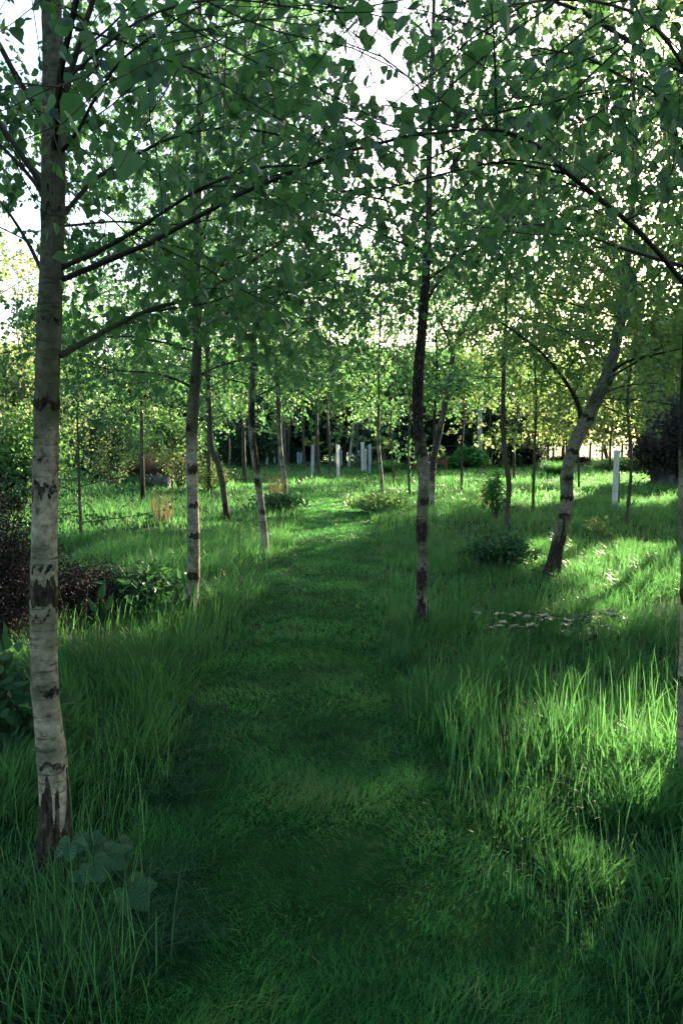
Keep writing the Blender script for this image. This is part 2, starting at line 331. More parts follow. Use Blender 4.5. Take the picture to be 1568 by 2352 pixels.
def birch(label, trunk_px, Y=None, top=7., top_dx=0., n_limb=16, zb=2., spread=1.8, manual=(), bands=(), base_dark=.4, seed=1, bark='bark', leaf='birch',
          lsize=.046, kind='mid', detail=1, keep=None, sides=20, name='birch_tree', cat='birch tree', sub=.13, sp=.0225, group=None, tw=.088, twlen=.38, rough=.5, flat=.5, elev=.75, r_top=.012, spr=.03, azr=None, up0=1.5, upf=.9):
    rng = np.random.default_rng(seed)
    px0, py0, w0 = trunk_px[0]; g = ground(px0, py0); Y = Y or g[1]
    pts = [at(x, y, Y) for x, y, w in trunk_px]; rad = [wide(w, Y) for x, y, w in trunk_px]
    z0 = float(gz(g[0], Y)); pts[0][2] = z0-.08
    last = pts[-1]
    if last[2] < top:
        k = 4; rr = rad[-1]; dv = unit(pts[-1]-pts[-2])
        for i in range(1, k+1):
            f = i/k; pts.append(np.array([last[0]+top_dx*f+dv[0]*.4*f*(top-last[2])*.5+rng.normal()*.06, Y+rng.normal()*.06, last[2]+(top-last[2])*f])); rad.append(rr*(1-f)+min(rr, r_top)*f)
    pts = np.array(pts); rad = np.array(rad)
    root = thing(name, label, cat, (pts[0][0], Y, z0), group)
    mb = MB(); trunk_mesh(mb, pts, rad, rng, bands, base_dark, rough=rough, sides=sides, n=None if detail else 40, up0=up0, upf=upf)
    mb.build('trunk', M[bark], root)
    cr = Crown(rng)
    for ml in manual:                                   # limbs traced one by one
        P = np.array([at(x, y, yy) for x, y, yy in ml[0]]); P = spline(P, 14)
        lb = MB(); lb.tube(P, np.linspace(wide(ml[1], P[0][1]), wide(ml[2], P[-1][1]), 14)*(1+.06*rng.normal(size=14)), 9); lb.build('limb', M['twig'] if ml[1] < 14 else M['barkdk'], root)
        cr.limb(P, wide(ml[1], P[0][1]), wide(ml[2], P[-1][1]), sub=sub, tw=tw, twlen=twlen, start=.25, draw=False, detail=detail, sp=sp, flat=flat)
    T = spline(pts, 60); RD = np.interp(np.linspace(0, 1, 60), np.linspace(0, 1, len(rad)), rad); ph = rng.random()*6.28
    for k in range(n_limb):
        z = zb+(top*.97-zb)*((k+.5*rng.random())/n_limb); i = int(np.argmin(abs(T[:, 2]-z))); f = (z-zb)/(top-zb)
        ph += 2.39996+rng.normal()*.25
        a_ = ph if azr is None else azr[0]+(azr[1]-azr[0])*rng.random()
        L = spread*(1-.72*f**1.3)*(.75+.5*rng.random())
        el = elev*(.6+.7*f)+rng.normal()*.12
        d = np.array([math.cos(a_)*math.cos(el), math.sin(a_)*math.cos(el), math.sin(el)])
        P = wander(rng, T[i], d, L, 8, .07, -.045); r = RD[i]*.38
        cr.limb(P, max(.005, min(r, .011)), .002, sub=sub, sublen=.42*spread**.6, tw=tw, twlen=twlen, detail=detail, sp=sp, flat=flat, sides=5)
    cr.twig(T[-1], np.array([0, 0, 1.]), .5)
    o = cr.done('crown', [M[leaf], M['twig']], root, lsize, kind, keep, spread=spr)
    return root
def copy_thing(o, loc, rz, sc, label, group=None):
    r = o.copy(); C.objects.link(r); r.location = loc; r.rotation_euler = (0, 0, rz); r.scale = (sc, sc, sc) if np.isscalar(sc) else sc; r['label'] = label
    if group: r['group'] = group
    for ch in o.children:
        c = ch.copy(); C.objects.link(c); c.parent = r
    return r
# ================================================================== SETTING
PATH = [(830, 2352), (800, 2200), (712, 2000), (690, 1800), (682, 1600), (688, 1500), (717, 1400), (755, 1300), (777, 1200), (762, 1172), (715, 1146), (655, 1128), (600, 1114), (560, 1104)]
PW = np.array([[.05, -.6], [.06, .2], [.06, 1.1], *[ground(*q) for q in PATH[1:]]])
PW2 = np.array([ground(1215, 1089), ground(1330, 1085), ground(1400, 1076)])
def pdist(x, y, P=PW):
    d = np.full(np.shape(x), 1e9)
    for a, b in zip(P[:-1], P[1:]):
        ab = b-a; t = np.clip(((x-a[0])*ab[0]+(y-a[1])*ab[1])/(ab@ab), 0, 1)
        d = np.minimum(d, np.hypot(x-a[0]-ab[0]*t, y-a[1]-ab[1]*t))
    return d
HW = .60
def edge(x, y):                                # < 0 on the mown strip
    return np.minimum(pdist(x, y)-HW-(vn(x*2.3, y*2.3, 41)-.5)*.22, pdist(x, y, PW2)-.8)
# ground sheet
g1 = np.unique(np.concatenate([np.linspace(-6, 6, 120), np.linspace(-30, 30, 120), np.linspace(-120, 120, 60), np.linspace(-900, 900, 20)]))
g2 = np.unique(np.concatenate([np.linspace(-3, 20, 200), np.linspace(20, 60, 80), np.linspace(60, 200, 30), np.linspace(200, 900, 8), [-40, -200, -10]]))
X, Y_ = np.meshgrid(g1, g2); Z = gz(X, Y_); nx = len(g1)
mb = MB(); i = np.arange(len(g2)-1)[:, None]*nx+np.arange(nx-1)[None]
mb.add(np.stack([X, Y_, Z], -1).reshape(-1, 3), np.stack([i, i+1, i+nx+1, i+nx], -1).reshape(-1, 4)); structure(mb.build('ground', M['soil']))
# the strip of mown turf, a sheet just above the ground
mb = MB(); C_ = spline(PW, 160); t = unit(np.gradient(C_, axis=0)); nrm = np.stack([t[:, 1], -t[:, 0]], 1)
off = np.linspace(-.72, .72, 9); XY = C_[:, None]+nrm[:, None]*off[None, :, None]
ZZ = gz(XY[..., 0], XY[..., 1])+.012; i = np.arange(159)[:, None]*9+np.arange(8)[None]
mb.add(np.concatenate([XY, ZZ[..., None]], -1).reshape(-1, 3), np.stack([i, i+1, i+10, i+9], -1).reshape(-1, 4)); structure(mb.build('mown_path', M['pathsoil']))
# ------------------------------------------------------------------ grass
def blades(mb, x, y, H, W, phi, bend, segs, tint, z0=None, twist=None, rng=None):
    n = len(x); z0 = gz(x, y) if z0 is None else z0
    ts = np.linspace(0, 1, segs+1); hd = np.stack([np.cos(phi), np.sin(phi)], 1)
    tw = phi+math.pi/2+(rng.random(n)-.5)*2.4; wd = np.stack([np.cos(tw), np.sin(tw)], 1)
    V = []
    for k, t in enumerate(ts[:-1]):
        hz = H*bend*t**1.9; zz = H*(t-.45*np.minimum(bend, 1.2)*t**2.2); ww = W*.5*(1-t*.85)**.7*(1 if k else .7)
        c = np.stack([x+hd[:, 0]*hz, y+hd[:, 1]*hz, z0-.01+zz], 1); o = np.stack([wd[:, 0]*ww, wd[:, 1]*ww, 0*ww], 1)
        V += [c-o, c+o]
    c = np.stack([x+hd[:, 0]*H*bend, y+hd[:, 1]*H*bend, z0-.01+H*(1-.45*np.minimum(bend, 1.2))], 1); V.append(c)
    V = np.stack(V, 1); k = V.shape[1]; off = (np.arange(n)*k)[:, None, None]; n0 = mb.n
    tt = np.repeat(tint, k)
    q = np.array([[2*a, 2*a+1, 2*a+3, 2*a+2] for a in range(segs-1)])
    tri = np.array([[k-3, k-2, k-1]])
    if len(q):
        mb.add(V.reshape(-1, 3), (q[None]+off).reshape(-1, 4), 0, tt); mb.f.append(((tri[None]+off).reshape(-1, 3)+n0, 0))
    else: mb.add(V.reshape(-1, 3), (tri[None]+off).reshape(-1, 3), 0, tt)
def sample(rng, d0, d1, dens, half=R(36), xm=1.2):
    A = (d1*d1-d0*d0)*half; n = int(A*dens); r = np.sqrt(d0*d0+(d1*d1-d0*d0)*rng.random(n)); a = (rng.random(n)*2-1)*half
    return r*np.sin(a)+(rng.random(n)-.5)*xm*0, r*np.cos(a)
TRUNKS = []
def tallh(x, y):
    h = .21+.13*(fbm(x*.8+4, y*.8, 17)-.5)*2
    h = h*np.where((x < -.6) & (y < 7) & (y > 3.1), 1.45, 1.)*np.where(y < 2.9, .75, 1.)*np.where((x < -1.2) & (x > -2.1) & (y < 2.9), .7, 1.)
    e = edge(x, y); return h*np.clip(.5+e*2.6, .5, 1)
mb = MB(); rng = np.random.default_rng(5)
for d0, d1, dens, segs, wd in ((1.2, 4, 3900, 5, .0052), (4, 7, 2600, 4, .0056), (7, 12, 1000, 3, .0078), (12, 20, 330, 2, .014), (20, 36, 90, 2, .032), (36, 62, 22, 1, .07)):
    x, y = sample(rng, d0, d1, dens*.30)
    e = edge(x, y); k = e > 0; x, y = x[k], y[k]; n = len(x)
    H = tallh(x, y)*(.55+.75*rng.random(n)); phi = 6.28*rng.random(n)*.6+fbm(x*.5, y*.5, 23)*9
    blades(mb, x, y, H, wd*(.6+.8*rng.random(n)), phi, .12+.55*rng.random(n)**1.5, segs, rng.random(n)**1.1, rng=rng)
    # tussocks
    td = {1.2: 6.5, 4: 5.5, 7: 4, 12: 2.6, 20: 1.4, 36: .5}[d0]
    cx, cy = sample(rng, d0, d1, td); per = int(dens*.95/td)
    k = edge(cx, cy) > .10; cx, cy = cx[k], cy[k]; m = len(cx)
    s = .135 if d0 < 7 else (.19 if d0 < 12 else .3); ex = rng.normal(size=(m, per))*s; ey = rng.normal(size=(m, per))*s
    com = (fbm(cx*.4, cy*.4, 29)*12)[:, None]; hs = (.7+.6*rng.random(m))[:, None]
    x = (cx[:, None]+ex).ravel(); y = (cy[:, None]+ey).ravel()
    phi = np.arctan2(ey+.07*np.sin(com), ex+.07*np.cos(com)).ravel()+rng.normal(size=m*per)*.45
    rr = np.hypot(ex, ey).ravel(); H = tallh(x, y)*np.repeat(hs, per, 1).ravel()*(.75+.55*rng.random(m*per))*(1.15-.8*np.clip(rr/(s*3), 0, 1))
    bend = .15+np.clip(rr/s*.28, 0, .7)+.25*rng.random(m*per); tn = np.clip(np.repeat(rng.random(m), per)*.3-.08+.80*rng.random(m*per), 0, 1)
    k = edge(x, y) > -.05
    blades(mb, x[k], y[k], H[k], (wd*(.6+.8*rng.random(m*per)))[k], phi[k], bend[k], segs, tn[k], rng=rng)
stuff(mb.build('meadow_grass', M['tall'], smooth=False), 'long uncut green meadow grass growing on both sides of the mown path', 'grass')
# broad lit blades on the right
mb = MB(); rng = np.random.default_rng(15)
for px, py, sx, sy, n in ((1300, 1760, .55, .30, 420), (1440, 1720, .45, .4, 260), (1130, 1780, .4, .3, 160), (1400, 1640, .6, .5, 260), (250, 1650, .4, .7, 300), (330, 2250, .3, .3, 220), (1400, 2150, .5, .5, 160)):
    c = ground(px, py); x = c[0]+rng.normal(size=n)*sx; y = c[1]+rng.normal(size=n)*sy; k = edge(x, y) > .02; x, y = x[k], y[k]; n = len(x)
    blades(mb, x, y, .22+.2*rng.random(n), .004+(.008 if px > 1000 and py < 2000 else .002)*rng.random(n)**2, rng.random(n)*6.28, .08+.5*rng.random(n)**2, 6, .4+.55*rng.random(n), rng=rng)
stuff(mb.build('couch_grass', M['tall'], smooth=False), 'broader taller grass blades standing above the finer meadow grass', 'grass')
mb = MB(); rng = np.random.default_rng(6)
for d0, d1, dens, segs, wd, hh in ((1.1, 3.4, 9500, 3, .0032, .055), (3.4, 6, 5200, 2, .0048, .055), (6, 11, 2300, 2, .008, .055), (11, 26, 1300, 2, .014, .065), (26, 45, 160, 1, .04, .07)):
    x, y = sample(rng, d0, d1, dens, half=R(30)); e = edge(x, y); k = (e < .10); x, y = x[k], y[k]; n = len(x)
    cl = fbm(x*3.2, y*3.2, 51); H = hh*(.35+1.5*cl**1.5+.9*rng.random(n)**2); phi = fbm(x*1.1, y*1.1, 61)*14+rng.normal(size=n)*.9
    blades(mb, x, y, H, wd*(.6+.8*rng.random(n)), phi, .3+.9*rng.random(n), segs, np.clip(1.3*(cl-.5)+.40+.75*(rng.random(n)-.45)+.4*(rng.random(n) < .04)+.6*rng.random(n)*np.clip((vn(x*1.6, y*1.6, 97)-.70)*6, 0, 1), 0, 1), z0=gz(x, y)+.008, rng=rng)
stuff(mb.build('mown_grass', M['lawn'], smooth=False), 'short mown green grass covering the winding path', 'grass')
# seed stalks scattered through the meadow
mb = MB(); rng = np.random.default_rng(19); x, y = sample(rng, 3.2, 16, 2.5); k = (edge(x, y) > .15) & (vn(x*.6, y*.6, 91) > .4); x, y = x[k], y[k]; n = len(x)
blades(mb, x, y, tallh(x, y)*(1.2+.7*rng.random(n)), .0022+.0006*y, rng.random(n)*6.28, .1+.35*rng.random(n), 5, rng.random(n), rng=rng)
stuff(mb.build('seed_stalks', M['straw'], smooth=False), 'thin pale dry seed stalks standing here and there in the meadow grass', 'dry stalks')
# cut grass lying along the edges of the path
mb = MB(); rng = np.random.default_rng(8); n = 8000; s = rng.random(n)**1.4*(len(C_)-1)*.62; i = s.astype(int); c = C_[i]; nn = nrm[i]; sd = np.where(rng.random(n) < .86, -1, 1)
o_ = sd*(HW+rng.normal(size=n)*.09); x = c[:, 0]+nn[:, 0]*o_; y = c[:, 1]+nn[:, 1]*o_; x += rng.normal(size=n)*.04; y += rng.normal(size=n)*.04
k = (vn(x*2.5, y*2.5, 71) > .40) & ((sd < 0) | (y > 4)) & (y > .9) & (rng.random(n) < np.clip(6/np.maximum(y, 1), .1, 1)); x, y = x[k], y[k]; n = len(x)
blades(mb, x, y, .04+.08*rng.random(n), .0028+.0025*rng.random(n)+.0006*y, rng.random(n)*6.28, .9+1.2*rng.random(n), 3, rng.random(n)**1.5, z0=gz(x, y)+.01+.03*rng.random(n), rng=rng)
stuff(mb.build('grass_clippings', M['clip'], smooth=False), 'greyish cut grass lying in tangled rows along the path edges', 'cut grass')
# ================================================================== NEAR BIRCHES
def no_low(z, px=None):
    return lambda p: p[:, 2] > z
A = 2.62
birch('large leaning-in birch at the left edge with a dark cracked foot and cream bark', [(127, 2020, 80), (124, 1950, 74), (126, 1850, 70), (118, 1730, 64), (106, 1600, 60), (101, 1450, 58), (101, 1300, 58), (104, 1150, 56), (106, 1000, 54), (110, 850, 52), (115, 700, 51), (121, 550, 50), (123, 400, 50), (123, 250, 47), (122, 100, 43), (120, 0, 40)], Y=A,
      top=5.2, n_limb=13, zb=2.1, spread=2.3, seed=11, detail=1, up0=1.35, upf=.72, kind='near', sides=40, base_dark=.37, lsize=.042, sub=.13, tw=.10,
      bands=[(.50, .016, .7), (.56, .012, .55), (.78, .018, .8), (1.04, .012, .6), (1.13, .045, .95), (1.22, .015, .6), (1.5, .03, .62), (1.60, .012, .6), (1.80, .022, .85), (2.1, .015, .6), (2.45, .02, .62)],
      keep=lambda p: (p[:, 2] > 1.78) & ((p[:, 1] > 2.25) | (vn(p[:, 0]*37, p[:, 1]*37+p[:, 2]*31, 5) > .67)) & ~((p[:, 0] > -.1) & (vn(p[:, 0]*41, p[:, 1]*37+p[:, 2]*31, 6) < .40)),
      manual=[([(139, 817, A), (207, 779, 2.7), (288, 736, 2.8), (356, 707, 2.9), (447, 683, 3.0), (519, 640, 3.2), (640, 560, 3.4)], 15, 5),
              ([(139, 615, A), (226, 577, 2.6), (312, 529, 2.55), (399, 471, 2.5), (481, 423, 2.45), (601, 385, 2.4), (700, 380, 2.3)], 12, 4),
              ([(140, 500, A), (216, 414, 2.75), (298, 365, 2.9), (404, 313, 3.1), (540, 293, 3.3), (673, 317, 3.5)], 11, 4),
              ([(137, 290, A), (163, 168, 2.6), (202, 38, 2.55), (240, -80, 2.5)], 15, 9),
              ([(142, 350, A), (180, 300, 2.5), (216, 231, 2.4), (279, 139, 2.3), (380, 60, 2.2)], 9, 4),
              ([(112, 280, A), (58, 207, 2.6), (29, 159, 2.55), (-20, 66, 2.5), (-80, -40, 2.4)], 15, 8),
              ([(112, 470, A), (72, 409, 2.65), (0, 332, 2.7), (-90, 250, 2.8)], 11, 6),
              ([(100, 630, A), (62, 553, 2.7), (0, 461, 2.8), (-80, 380, 2.9)], 9, 4),
              ([(140, 520, A), (269, 509, 2.9), (385, 517, 3.1), (520, 500, 3.3)], 6, 3),
              ([(135, 200, A), (300, 60, 2.1), (480, 0, 1.75), (700, 20, 1.55)], 6, 3)])
B = float(ground(440, 1440)[1])
birch('birch with flaking cream bark and wide dark foot, second trunk in from the left edge', [(438, 1445, 34), (439, 1380, 33), (445, 1300, 28), (444, 1200, 27), (441, 1100, 26), (440, 1000, 26), (447, 900, 24), (453, 800, 21), (452, 700, 19), (452, 600, 17), (455, 450, 15), (457, 300, 12), (460, 150, 10), (460, 0, 8)], Y=B,
      top=7.2, n_limb=32, zb=2.1, spread=2.1, seed=21, base_dark=.30, lsize=.046, bands=[(.55, .04, .8), (.9, .03, .85), (1.15, .03, .7), (1.45, .05, .7), (1.8, .05, .8), (2.2, .05, .8)], keep=no_low(1.95), sides=28,
      manual=[([(442, 890, B), (400, 870, B), (340, 855, B+.2), (260, 850, B+.4), (190, 830, B+.5)], 6, 3), ([(458, 760, B), (520, 720, B-.2), (600, 690, B-.4), (700, 660, B-.7)], 7, 3)])
birch('slim birch with pale smooth foot leaning left beside the path bend', [(612, 1278, 18), (606, 1220, 17), (598, 1150, 16), (589, 1080, 15), (580, 1010, 14), (578, 950, 14), (580, 880, 13), (583, 780, 11), (587, 660, 9), (590, 540, 7)],
      top=7.5, n_limb=30, zb=2.15, spread=2.2, seed=31, base_dark=-1, bands=[(.7, .05, .8), (1.1, .06, .8), (1.5, .3, .9), (2., .2, .9)], keep=no_low(1.95), sides=18)
birch('dark crooked birch behind the pale slim one, bowed to the left near its top', [(522, 1200, 15), (514, 1130, 14), (502, 1070, 13), (486, 1030, 13), (481, 960, 12), (478, 860, 11), (477, 760, 9)],
      top=8., n_limb=24, zb=2.2, spread=2.3, seed=41, bark='barkdk', keep=no_low(2.1), sides=14, sub=.17, lsize=.058)
birch('thin dark sapling trunk just left of the crooked birch', [(481, 1132, 9), (480, 1060, 8), (479, 980, 7), (474, 900, 6)],
      top=7., n_limb=18, zb=2.2, spread=1.8, seed=43, bark='barkdk', keep=no_low(2.1), sides=10, sub=.2, lsize=.065, kind='far')
birch('birch leaning left at the far bend of the path with a rough pale foot', [(658, 1160, 12), (652, 1095, 11), (645, 1040, 10), (641, 980, 10), (638, 900, 9)],
      top=8.5, n_limb=22, zb=2.3, spread=2.4, seed=51, keep=no_low(2.2), sides=14, sub=.18, lsize=.065, kind='far')
birch('straight dark thin trunk standing alone in the grass left of the path', [(329, 1160, 11), (327, 1080, 10), (326, 1000, 8), (326, 920, 7), (325, 850, 6)],
      top=8.5, n_limb=22, zb=2.4, spread=2.4, seed=61, bark='barkdk', keep=no_low(2.2), sides=12, sub=.18, lsize=.065, kind='far', base_dark=.6)
D_ = float(ground(967, 1450)[1])
birch('tall birch right of the path with dark plated bark over a cracked pale foot', [(967, 1452, 28), (968, 1380, 28), (970, 1280, 25), (968, 1200, 25), (972, 1120, 25), (969, 1060, 27), (960, 980, 23), (959, 900, 22), (963, 820, 20), (970, 730, 19), (978, 620, 18), (984, 500, 15), (985, 350, 13), (990, 200, 11), (995, 50, 8)], Y=D_,
      top=6.8, n_limb=30, zb=2.75, spread=1.75, seed=71, bark='barkmid', base_dark=.35, lsize=.046, sides=28, rough=.9, bands=[(.55, .12, .7), (.95, .10, .75), (1.2, .04, .7), (1.6, .06, .6), (1.95, .3, .9), (2.4, .3, .9), (2.8, .4, .8)], keep=lambda p: (p[:, 2] > 2.6) & ~((p[:, 0] < .45) & (p[:, 2] > 3.7)),
      manual=[([(975, 700, D_), (1010, 640, D_+.1), (1060, 560, D_+.2), (1120, 500, D_+.3), (1200, 450, D_+.5)], 8, 3), ([(972, 620, D_), (930, 560, D_), (890, 470, D_-.1), (860, 380, D_-.2)], 6, 3)])
birch('white-footed forked birch standing just behind the tall dark one', [(990, 1168, 15), (991, 1110, 15), (994, 1060, 15), (1004, 1010, 14), (1017, 950, 13), (1030, 880, 12), (1040, 815, 11), (1055, 770, 9), (1075, 735, 8), (1100, 690, 6)],
      top=8.2, n_limb=22, zb=2.3, spread=2.4, seed=81, base_dark=.2, sides=16, sub=.17, lsize=.062, keep=no_low(2.2), bands=[(1.4, .8, .6)],
      manual=[([(1042, 812, 17.8), (1025, 770, 17.8), (1005, 725, 17.7), (990, 660, 17.6)], 8, 3), ([(998, 1040, 17.8), (998, 960, 17.8), (999, 900, 17.8), (1003, 830, 17.9), (1000, 760, 18)], 8, 4)])
E = float(ground(1264, 1330)[1])
birch('thick birch leaning right with deeply cracked dark foot, growing in open grass on the right', [(1262, 1333, 42), (1270, 1300, 36), (1280, 1250, 30), (1292, 1200, 28), (1300, 1150, 28), (1301, 1090, 28), (1312, 1040, 28), (1335, 985, 30), (1365, 925, 30), (1393, 865, 28), (1410, 800, 24), (1425, 730, 21), (1436, 640, 17), (1445, 540, 14), (1452, 440, 11)], Y=E,
      top=7.2, n_limb=28, zb=2.25, spread=2.3, seed=91, bark='barkmid', base_dark=.62, sides=26, rough=.7, up0=2.4, upf=.6, bands=[(.80, .05, .6), (1.0, .03, .9), (1.22, .03, .7), (1.52, .03, .85), (1.9, .03, .7), (2.3, .04, .6)], keep=no_low(2.1), leaf='birch_sun',
      manual=[([(1337, 985, E), (1325, 925, E), (1300, 880, E-.1), (1270, 840, E-.2), (1225, 795, E-.4), (1150, 740, E-.6)], 11, 4), ([(1395, 860, E), (1440, 830, E-.2), (1500, 815, E-.4), (1570, 800, E-.7)], 8, 3), ([(1375, 905, E), (1440, 885, E+.3), (1510, 880, E+.5)], 5, 2)])
birch('thin brown wavy birch between the tall dark birch and the leaning one', [(1161, 1220, 13), (1165, 1160, 12), (1168, 1110, 12), (1159, 1050, 12), (1155, 980, 11), (1155, 900, 10), (1157, 820, 9), (1161, 740, 7)],
      top=8., n_limb=18, zb=2.6, spread=2.2, seed=101, bark='barkdk', keep=no_low(2.4), sides=14, sub=.17, lsize=.06, base_dark=.1)
birch('small birch with white lower trunk beyond the tall dark birch, left of it', [(878, 1142, 9), (875, 1090, 8), (870, 1040, 8), (868, 980, 7), (870, 920, 6)],
      top=7., n_limb=16, zb=2.6, spread=1.9, seed=111, bark='bark', keep=no_low(2.3), sides=10, sub=.19, lsize=.07, kind='far', base_dark=-1)
Rr = 3.25
birch('birch cut off by the right edge of the picture, its white trunk in shade', [(1592, 1870, 66), (1585, 1700, 62), (1590, 1500, 58), (1592, 1300, 56), (1588, 1100, 56), (1592, 900, 54), (1600, 700, 50), (1610, 500, 44), (1615, 300, 38), (1620, 100, 32)], Y=Rr,
      top=5.6, n_limb=13, zb=2.3, spread=2.1, seed=121, base_dark=.2, sides=32, kind='near', lsize=.042, sub=.13, tw=.10, keep=lambda p: (p[:, 2] > 2.15) & ((p[:, 1] > 2.7) | (vn(p[:, 0]*37, p[:, 1]*37+p[:, 2]*31, 5) > .55)) & ~((p[:, 0] < .5) & (vn(p[:, 0]*41, p[:, 1]*37+p[:, 2]*31, 6) < .36)),
      bands=[(.3, .03, .8), (.6, .03, .7), (1.0, .04, .8), (1.4, .05, .8), (1.8, .2, .9), (2.2, .2, .8)],
      manual=[([(1600, 690, Rr), (1545, 620, 3.1), (1470, 535, 2.95), (1377, 457, 2.8), (1304, 400, 2.7), (1252, 348, 2.6), (1200, 317, 2.5), (1140, 298, 2.4), (1065, 298, 2.3), (951, 311, 2.2)], 13, 4),
              ([(1304, 400, 2.7), (1195, 379, 2.65), (1117, 376, 2.6), (977, 410, 2.5), (860, 440, 2.45)], 7, 3),
              ([(1140, 298, 2.4), (1138, 233, 2.35), (1135, 119, 2.25), (1127, 0, 2.15)], 6, 4),
              ([(1612, 330, Rr), (1540, 235, 3.1), (1428, 176, 2.9), (1350, 135, 2.75), (1240, 110, 2.6)], 9, 3),
              ([(1612, 420, Rr), (1560, 330, 3.3), (1530, 260, 3.35), (1500, 180, 3.4), (1400, 120, 3.5)], 9, 4),
              ([(1600, 200, 2.9), (1500, 60, 2.3), (1350, 0, 1.8), (1180, 10, 1.5)], 8, 4)])
# sapling at left with low foliage
birch('young leafy sapling with thin dark stem left of the path, foliage to the ground', [(187, 1245, 8), (184, 1160, 7), (181, 1060, 6), (178, 950, 4)],
      top=2.6, n_limb=22, zb=.3, spread=1.25, seed=131, bark='barkdk', leaf='nettle', kind='mid', lsize=.05, sides=10, name='sapling', cat='sapling', elev=.25, sub=.2, r_top=.004, base_dark=-1, sp=.045)
# ================================================================== MID AND FAR TREES
def protos():
    P = []
    for k, (seed, sprd, lf, zb) in enumerate(((201, 2.3, 'wood', 2.6), (202, 2.7, 'birch', 2.3), (203, 2.2, 'gold', 2.2))):
        P.append((seed, sprd, lf, zb))
    return P
def generic(name, label, cat, loc, h, spread, zb, leaf, seed, r=.09, n_limb=20, lsize=.12, bark='barkdk', sub=.42, sp=.06, elev=.6, twlen=.6, gates=True, lean=0., tw=.2):
    rng = np.random.default_rng(seed); x, y = loc; z = float(gz(x, y)); root = thing(name, label, cat, (x, y, z))
    pts = np.array([[x+rng.normal()*.06*h*.1+lean*f, y, z-.1+h*f] for f in np.linspace(0, 1, 7)]); pts[0, 0] = x
    rad = np.linspace(r, r*.15, 7); mb = MB(); trunk_mesh(mb, pts, rad, rng, (), -1, .6, n=40, sides=10); mb.build('trunk', M[bark], root)
    cr = Crown(rng); T = spline(pts, 60); ph = 0
    for k in range(n_limb):
        f = (k+.5*rng.random())/n_limb; zz = z+zb+(h*.96-zb)*f; i = int(np.argmin(abs(T[:, 2]-zz))); ph += 2.4+rng.normal()*.3
        L = spread*math.sin(math.pi*min(1, .28+.72*f))**.6*(.75+.5*rng.random()) if zb < 1.5 else spread*(1-.65*f**1.5)*(.75+.5*rng.random())
        el = elev*(.5+.8*f)+rng.normal()*.15; d = np.array([math.cos(ph)*math.cos(el), math.sin(ph)*math.cos(el), math.sin(el)])
        cr.limb(wander(rng, T[i], d, L, 7, .09, -.03), r*.35, .006, sub=sub, sublen=.45*spread**.7, tw=tw, twlen=twlen, detail=0, sp=sp, sides=4)
    cr.done('crown', [M[leaf], M['twig']], root, lsize, 'far', spread=.1, hang=.4, gates=gates)
    return root
# thin trees among the tubes
generic('birch_tree', 'thin dark trunk right of the leftmost tall tube in the far clearing', 'birch tree', ground(733, 1097), 9, 2.2, 3.0, 'birch', 301, .08)
generic('birch_tree', 'thin dark trunk standing between two tall white tubes in the clearing', 'birch tree', ground(758, 1092), 9, 2.3, 3.0, 'wood', 302, .07)
generic('birch_tree', 'pale grey trunk rising from the low bright green bush on the right', 'birch tree', ground(1101, 1080), 9, 2.6, 3.0, 'wood', 303, .14, bark='barkpale')
generic('birch_tree', 'leaning slim white trunk propped by a stick behind the tubes', 'birch tree', ground(801, 1072), 7, 1.8, 1.9, 'gold', 304, .09, bark='barkpale', lean=.8)
generic('young_tree', 'slender tree with two thin stems beside the dark purple shrub', 'tree', ground(1258, 1070), 8, 2.2, 2.6, 'gold', 305, .09)
generic('birch_tree', 'dark trunk left of the path bend with a drooping crown, behind the crooked birch', 'birch tree', ground(562, 1105), 8.5, 2.5, 2.2, 'wood', 306, .09)
k = 0
FAR = [  # px, base row or distance, height, spread, crown bottom, leaf, label
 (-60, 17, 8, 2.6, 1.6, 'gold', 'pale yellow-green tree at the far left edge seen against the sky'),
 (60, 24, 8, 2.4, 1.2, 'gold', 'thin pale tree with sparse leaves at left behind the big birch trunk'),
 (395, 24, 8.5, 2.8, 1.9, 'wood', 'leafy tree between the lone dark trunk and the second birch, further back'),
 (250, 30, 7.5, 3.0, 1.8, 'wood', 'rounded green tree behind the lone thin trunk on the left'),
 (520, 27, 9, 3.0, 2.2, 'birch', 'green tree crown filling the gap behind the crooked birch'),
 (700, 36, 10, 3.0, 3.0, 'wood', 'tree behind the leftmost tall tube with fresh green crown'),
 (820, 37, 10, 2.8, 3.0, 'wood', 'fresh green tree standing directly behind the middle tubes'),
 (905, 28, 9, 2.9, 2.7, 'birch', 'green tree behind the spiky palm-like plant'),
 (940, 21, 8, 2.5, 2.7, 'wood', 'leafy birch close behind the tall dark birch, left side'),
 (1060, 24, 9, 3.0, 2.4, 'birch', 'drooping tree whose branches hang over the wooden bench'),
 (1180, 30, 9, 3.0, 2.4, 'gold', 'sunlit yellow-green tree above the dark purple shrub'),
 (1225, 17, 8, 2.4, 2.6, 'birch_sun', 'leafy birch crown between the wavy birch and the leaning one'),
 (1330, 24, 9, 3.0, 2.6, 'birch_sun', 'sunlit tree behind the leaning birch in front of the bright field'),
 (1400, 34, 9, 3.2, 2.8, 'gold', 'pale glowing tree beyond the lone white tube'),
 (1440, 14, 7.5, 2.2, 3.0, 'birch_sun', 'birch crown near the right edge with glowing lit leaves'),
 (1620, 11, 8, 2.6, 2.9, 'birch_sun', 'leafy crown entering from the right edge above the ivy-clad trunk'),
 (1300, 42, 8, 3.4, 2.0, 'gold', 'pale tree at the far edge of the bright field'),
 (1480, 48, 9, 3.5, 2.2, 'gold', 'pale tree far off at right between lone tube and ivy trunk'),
 (1120, 42, 9, 3.4, 1.6, 'gold', 'glowing tree far behind the low bright green bush'),
]
